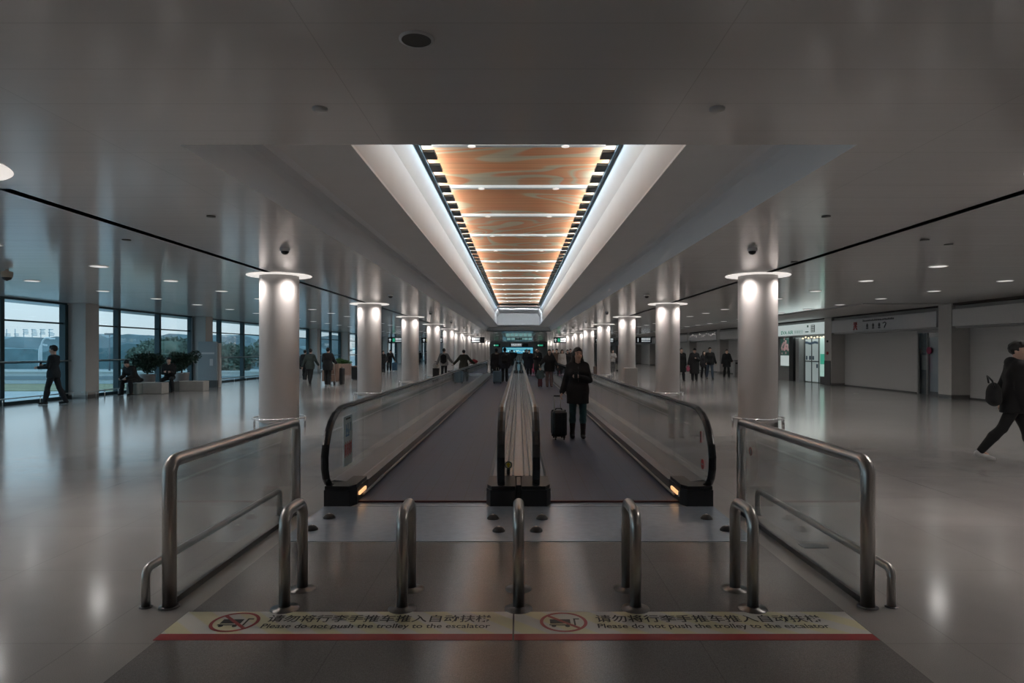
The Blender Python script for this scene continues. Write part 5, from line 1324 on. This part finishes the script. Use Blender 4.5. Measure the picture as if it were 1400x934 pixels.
# man by the windows
w = person((-13.95, 19.75, 0), math.radians(-82), 1.76, 'man in a dark suit walking left past the windows with a phone in his hand', 0.014, top=(0.010, 0.016, 0.022), top_len=0.36, pants=(0.008, 0.011, 0.016), slim=0.2, shoes=BLK, hair='short',
           ll=(16, 6), rl=(-14, 10), la=(12, 8, 75, 5), ra=(25, 8, 70, 10), nod=10, detail=True)
hr = world_pt(w, w['hand_r'])
t = thing('phone', 'phone held out by the man in the dark suit by the windows', 'phone', (hr[0] - 0.02, hr[1], hr[2]), 1.2)
MB().box(-0.035, 0.035, -0.005, 0.005, -0.02, 0.10, 0.004).build('case', M_BLACK, t); MB().box(-0.031, 0.031, -0.006, -0.005, -0.015, 0.095).build('screen', mat('phone_screen', (0.02, 0.02, 0.03), 0.1), t)
# seated pair
SEATLEG = dict(ll=(82, 82, 12), rl=(80, 84, 12))
person((-14.06, 24.10, 0), math.radians(-12), 1.70, 'hunched person in black sitting on a grey block before the left potted tree', 0.015, top=BLK, puff=0.02, pants=(0.01, 0.011, 0.013), shoes=BLK, hair='short', seat=1, lean=32, nod=20, la=(30, 6, 60, 20), ra=(30, 6, 60, 20), **SEATLEG)
person((-13.60, 25.66, 0), math.radians(12), 1.68, 'person in black with folded arms sitting on the dark block before the right potted tree', 0.015, top=BLK, puff=0.02, pants=(0.01, 0.011, 0.013), shoes=BLK, hair='short', seat=1, lean=10, nod=4, la=(20, 6, 92, 60), ra=(20, 6, 92, 60), **SEATLEG)
t = thing('shoulder_bag', 'small black bag lying on the stone bench beside the person with folded arms', 'bag', (-13.9 - 0.42, 24.75, 0.42), 0.4)
f = Field(); f.ell((0, 0, 0.09), (0.2, 0.12, 0.10)); mesh_parts('bag', [nets(lambda X, Y, Z: np.maximum(f.ev(X, Y, Z), 0.0 - Z), *f.bounds(), 0.014)], cloth(BLK), t); MB().tube([(-0.1, 0, 0.17), (0, 0.02, 0.24), (0.1, 0, 0.17)], 0.012, 8).build('strap', M_BLACK, t)

PI_ = PI
def P(px, py, h, label, rz=0.0, z=0.0, d=None, **k):
    d = d or 1440.0 / (py - 480); x = (px - 709) / F * d
    if 47 < d < 84 and abs(x) < 2: x = math.copysign(min(1.35, max(0.66, abs(x))), x); z = 0.022
    k.setdefault('res', 0.016 if d < 38 else 0.020 if d < 60 else 0.026)
    return person((x, d, z), rz, h, label, **k)
# two men with a luggage trolley
a = P(424, 525.5, 1.74, 'man in a grey-green jacket and black trousers walking away on the left', PI, top=(0.045, 0.06, 0.055), top_len=0.42, pants=BLK, hair='short', ll=(22, 4), rl=(-20, 14), la=(-14, 18, 10, 0), ra=(26, 14, 20, 0), puff=0.01, lean=4)
a = P(448, 528, 1.74, 'man in a loose black jacket pushing a loaded luggage trolley away on the left', PI, top=BLK, top_len=0.5, pants=BLK, shoes=(0.25, 0.25, 0.25), ll=(10, 6), rl=(-6, 8), la=(30, 14, 40, 8), ra=(30, 14, 40, 8), puff=0.025, lean=5)
def cart(x, y, rz, label, boxes, cat='luggage trolley'):
    t = thing('luggage_trolley', label, cat, (x, y, 0), rz, 'luggage trolleys')
    f = MB(); f.tube([(-0.26, -0.35, 1.02), (0.26, -0.35, 1.02)], 0.018, 8)
    for sx_ in (-0.24, 0.24): f.tube([(sx_, -0.35, 1.02), (sx_, -0.28, 0.9), (sx_, -0.15, 0.16), (sx_ * 0.75, 0.55, 0.14)], 0.014, 8)
    f.tube([(-0.24, -0.2, 0.5), (0.24, -0.2, 0.5)], 0.012, 8); f.build('frame', M_STEEL, t)
    MB().box(-0.24, 0.24, -0.12, 0.55, 0.15, 0.18).build('platform', M_DARKSTEEL, t)
    for q in ((-0.22, -0.15), (0.22, -0.15), (0, 0.5)): MB().cyl((q[0] - 0.015, q[1], 0.07), (q[0] + 0.015, q[1], 0.07), 0.07, n=16).build('wheel', M_RUBBER, t)
    c_, s_ = math.cos(rz), math.sin(rz)
    for (name, lab, bx, by, z0, w_, d_, h_, m_) in boxes:
        X_, Y_ = x + c_ * bx - s_ * by, y + s_ * bx + c_ * by
        o_ = thing(name, lab, 'box' if 'box' in name else 'bag', (X_, Y_, z0), rz)
        MB().box(-w_ / 2, w_ / 2, -d_ / 2, d_ / 2, 0, h_, 0.01).build('carton' if 'box' in name else 'shell', m_, o_)
        MB().box(-w_ / 2 - 0.001, w_ / 2 + 0.001, -0.025, 0.025, 0.0, h_ + 0.001).build('tape' if 'box' in name else 'zip_band', M_DARKSTEEL if 'box' not in name else mat('brown_tape', (0.22, 0.14, 0.09), 0.4), o_)
    return t
M_CARD = mat('cardboard', (0.26, 0.17, 0.13), 0.7, noise=0.06)
cart(-8.82, 30.95, 0.0, 'luggage trolley loaded with cartons pushed by the man in the black jacket', [
    ('cardboard_box', 'large brown carton standing on the loaded luggage trolley', 0.0, 0.16, 0.18, 0.80, 0.5, 0.52, M_CARD),
    ('cardboard_box', 'upper brown carton stacked on the loaded luggage trolley', 0.02, 0.16, 0.70, 0.74, 0.46, 0.30, M_CARD)])
t = thing('travel_bag', 'black upright bag leaning at the right side of the loaded luggage trolley', 'bag', (-8.34, 31.1, 0.18)); MB().box(-0.08, 0.08, -0.22, 0.22, -0.16, 0.62, 0.03).build('shell', M_BLACK, t); MB().tube([(0, -0.08, 0.6), (0, 0, 0.68), (0, 0.08, 0.6)], 0.012, 8).build('handle', M_BLACK, t)
a = P(417, 521, 1.66, 'dark clothed person half hidden beside the man in the grey-green jacket', PI, top=BLK, top_len=0.5, pants=BLK, shoes=(0.25, 0.25, 0.25), ll=(14, 4), rl=(-12, 10), puff=0.02)
# bent person with blue case
a = P(532, 508, 1.75, 'person in a dark coat bending over a blue suitcase beyond the second left column', 0.5, top=BLK, top_len=0.5, puff=0.03, lean=28, nod=10, la=(20, 20, 20, 0), ra=(20, 10, 20, 0), pants=BLK, shoes=(0.2, 0.2, 0.2))
suitcase(((539.5 - 709) / F * 52, 52, 0), 0.2, 'blue suitcase beside the bending person', (0.04, 0.11, 0.18), 0.42, 0.28, 0.62, 1.0)
P(524, 509, 1.6, 'dark figure half hidden behind the second left column', 0.8, top=BLK, pants=BLK, puff=0.02)
P(574, 497, 1.62, 'small dark figure far off between the third and fourth left columns', PI, top=BLK, pants=BLK, puff=0.02, ll=(12, 3), rl=(-10, 6))
P(583, 499, 1.6, 'distant person in grey beside the fourth left column', PI, top=(0.06, 0.06, 0.07), pants=BLK)
# backpacker
a = P(607, 520.5, 1.72, 'traveller with pale fur collar and pale sleeves carrying a black backpack', PI, top=(0.20, 0.20, 0.20), top_len=0.34, puff=0.02, pants=BLK, slim=0.6, collar=(0.38, 0.36, 0.34), hair='short', ll=(10, 3), rl=(-8, 6), la=(6, 24, 12, 0), ra=(10, 30, 30, 0))
backpack(a, 'large black backpack on the traveller with the pale fur collar', BLK)
suitcase(((596 - 709) / F * 37.5, 37.5, 0), 0.1, 'black suitcase pulled beside the traveller with the pale fur collar', (0.02, 0.02, 0.02), 0.38, 0.26, 0.56, 1.0)
t = thing('travel_bag', 'white bag resting on the black suitcase beside the backpacker', 'bag', ((596 - 709) / F * 37.5, 37.35, 0.63)); f = Field(); f.ell((0, 0, 0.15), (0.17, 0.11, 0.16)); mesh_parts('bag', [nets(lambda X, Y, Z: np.maximum(f.ev(X, Y, Z), 0 - Z), *f.bounds(), 0.016)], cloth((0.3, 0.29, 0.27)), t); MB().tube([(-0.06, 0, 0.28), (0, 0, 0.36), (0.06, 0, 0.28)], 0.01, 6).build('handle', cloth((0.3, 0.29, 0.27)), t)
# woman in olive coat with arms spread
a = P(634, 523, 1.64, 'person in a dark olive coat with spread arms pulling a case and a pushchair', PI, top=(0.018, 0.018, 0.012), top_len=0.62, puff=0.02, pants=BLK, hair='short', la=(6, 40, 6, -4), ra=(10, 42, 8, -6), coat_flare=0.05, ll=(8, 3), rl=(-6, 5))
suitcase(((637 - 709) / F * 32.6, 32.6, 0), 0.05, 'light blue suitcase behind the left walkway glass', (0.12, 0.20, 0.26), 0.40, 0.26, 0.50, 0.72)
suitcase(((619 - 709) / F * 34.5, 34.5, 0), 0.1, 'grey suitcase at the left hand of the person in the olive coat', (0.08, 0.08, 0.08), 0.55, 0.30, 0.50, 0.86)
t = thing('pushchair', 'dark pushchair with a red bag on top right of the olive coat', 'pushchair', ((648 - 709) / F * 34, 34, 0))
MB().tube([(-0.22, -0.3, 0.95), (-0.2, 0.1, 0.4), (-0.2, 0.35, 0.1)], 0.014, 8).tube([(0.22, -0.3, 0.95), (0.2, 0.1, 0.4), (0.2, 0.35, 0.1)], 0.014, 8).tube([(-0.22, -0.3, 0.95), (0.22, -0.3, 0.95)], 0.016, 8).tube([(-0.2, -0.25, 0.1), (-0.2, 0.2, 0.6)], 0.012, 8).tube([(0.2, -0.25, 0.1), (0.2, 0.2, 0.6)], 0.012, 8).build('frame', M_DARKSTEEL, t)
f = Field(); f.ell((0, 0.05, 0.55), (0.20, 0.2, 0.26)); mesh_parts('seat', [nets(f.ev, *f.bounds(), 0.018)], cloth(BLK), t)
for x in (-0.2, 0.2):
    for y in (-0.27, 0.36): MB().cyl((x - 0.015, y, 0.08), (x + 0.015, y, 0.08), 0.08, n=14).build('wheel', M_RUBBER, t)
t = thing('shoulder_bag', 'red bag lying on the handle of the dark pushchair', 'bag', ((648 - 709) / F * 34, 33.75, 0.975)); f = Field(); f.ell((0, 0, 0.08), (0.22, 0.12, 0.11)); mesh_parts('bag', [nets(f.ev, *f.bounds(), 0.016)], cloth((0.30, 0.04, 0.05)), t); MB().tube([(-0.1, 0, 0.16), (0, 0, 0.22), (0.1, 0, 0.16)], 0.01, 6).build('handle', cloth((0.30, 0.04, 0.05)), t)
# travellers on the left walkway
ZB = 0.022
a = P(678.5, 521, 1.68, 'person with a pale fur collar and black coat standing on the left walkway', PI, z=ZB, d=34, top=BLK, top_len=0.6, puff=0.04, collar=(0.34, 0.32, 0.30), pants=BLK)
a = P(690, 522, 1.72, 'person in black with a dark backpack standing on the left walkway', PI, z=ZB, d=33.6, top=NAVY, top_len=0.55, puff=0.04, pants=BLK)
backpack(a, 'dark backpack worn by the person in black on the left walkway', BLK)
suitcase(((680 - 709) / F * 31.8, 31.8, ZB), 0.0, 'steel blue suitcase on the left walkway belt', (0.07, 0.14, 0.20), 0.42, 0.28, 0.56, 0.78)
P(699, 501, 1.66, 'dark person beyond the left walkway end, nearest the centre', PI, top=BLK, pants=BLK, puff=0.03)
P(697, 497, 1.6, 'distant person in a pink top near the end of the left lane', PI, top=(0.3, 0.12, 0.14), pants=BLK)
P(703, 500, 1.66, 'distant dark person close to the centre line on the left lane', PI, top=NAVY, pants=BLK, puff=0.02)
P(705, 495, 1.6, 'tiny figure in dark clothes on the centre line before the blue display', PI, top=BLK, pants=BLK)
P(686, 503, 1.7, 'person in dark blue between the two front travellers of the left lane', PI, top=NAVY, pants=BLK, puff=0.02)
# right lane crowd
crowd = [
 (715, 502, 1.66, 'dark clothed person at the left end of the right lane crowd', dict(top=BLK, pants=BLK, puff=0.03)),
 (719, 507, 1.70, 'second dark clothed person from the left in the right lane crowd', dict(top=NAVY, pants=BLK, puff=0.03)),
 (723.5, 513, 1.66, 'person in a long navy black coat standing left of the pink coat', dict(top=NAVY, top_len=0.95, puff=0.04, pants=BLK)),
 (728, 511, 1.40, 'slender person in a long pink-red coat in the right lane crowd', dict(top=(0.34, 0.05, 0.09), top_len=1.2, puff=0.0, pants=(0.3, 0.04, 0.08), hair='tail')),
 (735, 513.5, 1.72, 'person in a long black coat right of the pink coat', dict(top=BLK, top_len=1.15, puff=0.05, pants=BLK, la=(20, 10, 95, 50), ra=(20, 10, 90, 50))),
 (742, 509, 1.76, 'tall dark person behind the long black coat', dict(top=BLK, top_len=0.6, puff=0.03, pants=BLK)),
]
for px, py, h_, lab, kw in crowd: P(px, py, h_, lab, 0.0, **kw)
a = P(751, 530, 1.62, 'person with long hair and pale sleeves in a black vest holding a pale coat', 0.1, z=ZB, top=(0.016, 0.014, 0.014), top_len=0.5, puff=0.03, pants=(0.17, 0.12, 0.12), hair='long', la=(10, 26, 40, 10), ra=(18, 36, 40, 0), collar=(0.22, 0.2, 0.18), shoes=(0.12, 0.08, 0.08))
a = P(738.5, 530, 0.86, 'small child in a teal-grey jacket and dark red trousers on the right walkway', 0.2, z=ZB, top=(0.08, 0.12, 0.13), pants=(0.10, 0.03, 0.04), puff=0.01, child=True, slim=0.2, la=(5, 20, 10, 0), ra=(5, 20, 10, 0), cap=(0.10, 0.14, 0.15))
P(761, 515, 1.72, 'person in a tan brown coat behind the right walkway rail', -0.2, top=(0.16, 0.11, 0.09), top_len=0.8, puff=0.02, pants=(0.12, 0.08, 0.07), hair='short', d=43.5)
P(768.5, 516, 1.66, 'long-haired person in a white jacket behind the right walkway rail', 0.2, top=(0.34, 0.33, 0.32), top_len=0.4, puff=0.03, pants=BLK, hair='long', d=40)
P(776, 512, 1.66, 'dark person just left behind the woman with the suitcase', 0, top=BLK, top_len=0.5, puff=0.02, pants=BLK, d=46)
P(780, 508, 1.74, 'tall person partly hidden behind the head of the woman with the suitcase', 0, top=(0.05, 0.04, 0.04), pants=BLK, d=52)
P(756, 508, 1.70, 'dark figure between the pale-sleeved person and the tan coat', 0, top=(0.03, 0.025, 0.025), pants=BLK, d=54)
a = P(838, 508, 1.66, 'person in a white jacket standing beside a trolley between two right columns', -0.1, top=(0.36, 0.34, 0.33), top_len=0.4, puff=0.02, pants=(0.10, 0.10, 0.10), hair='short', la=(20, 14, 70, 20), ra=(20, 14, 70, 30), d=51)
cart((843 - 709) / F * 51.5 + 0.25, 51.6, 0.3, 'luggage trolley beside the person in the white jacket', [('cardboard_box', 'pale carton on the luggage trolley beside the white jacket', 0, 0.2, 0.18, 0.44, 0.5, 0.4, mat('pale_carton', (0.3, 0.29, 0.27), 0.7))])
# right group
P(931.5, 521, 1.74, 'person in black half hidden behind the second right column', 0.1, top=BLK, top_len=0.9, puff=0.02, pants=BLK, hair='short', ll=(8, 3), rl=(-6, 5))
P(949.5, 521, 1.72, 'person in a long open black coat looking at a phone on the right', 0.0, top=BLK, top_len=1.05, puff=0.035, pants=BLK, hair='short', nod=25, la=(20, 8, 95, 50), ra=(4, 18, 8, 0), coat_flare=0.02)
t = thing('shoulder_bag', 'pink bag carried beside the person in the long open black coat', 'bag', ((940 - 709) / F * 35, 34.9, 0.52)); f = Field(); f.ell((0, 0, 0.14), (0.10, 0.08, 0.15)); mesh_parts('bag', [nets(f.ev, *f.bounds(), 0.016)], cloth((0.45, 0.10, 0.16)), t); MB().tube([(-0.05, 0, 0.26), (0, 0, 0.36), (0.05, 0, 0.26)], 0.009, 6).build('handle', cloth((0.45, 0.10, 0.16)), t)
P(962.5, 517, 1.58, 'person in dark clothes behind the man in jeans', 0.2, top=(0.02, 0.018, 0.02), top_len=0.5, puff=0.02, pants=BLK, hair='long', ll=(10, 3), rl=(-8, 6))
P(970.5, 518.5, 1.80, 'tall man in a black jacket and blue jeans walking on the right', 0.0, top=BLK, top_len=0.36, puff=0.015, pants=(0.05, 0.07, 0.10), slim=0.5, ll=(14, 4), rl=(-12, 10), la=(-8, 18, 12, 0), ra=(14, 10, 20, 0))
P(993.5, 516, 1.68, 'person in a black coat walking alone near the grey bin', 0.1, top=BLK, top_len=0.62, puff=0.03, pants=BLK, la=(10, 16, 50, 20), ra=(0, 14, 10, 0), ll=(8, 4), rl=(-8, 6))
for o in bpy.data.objects:
    for k in ('hand_l', 'hand_r', '_neck', '_chest'):
        if k in o.keys(): del o[k]
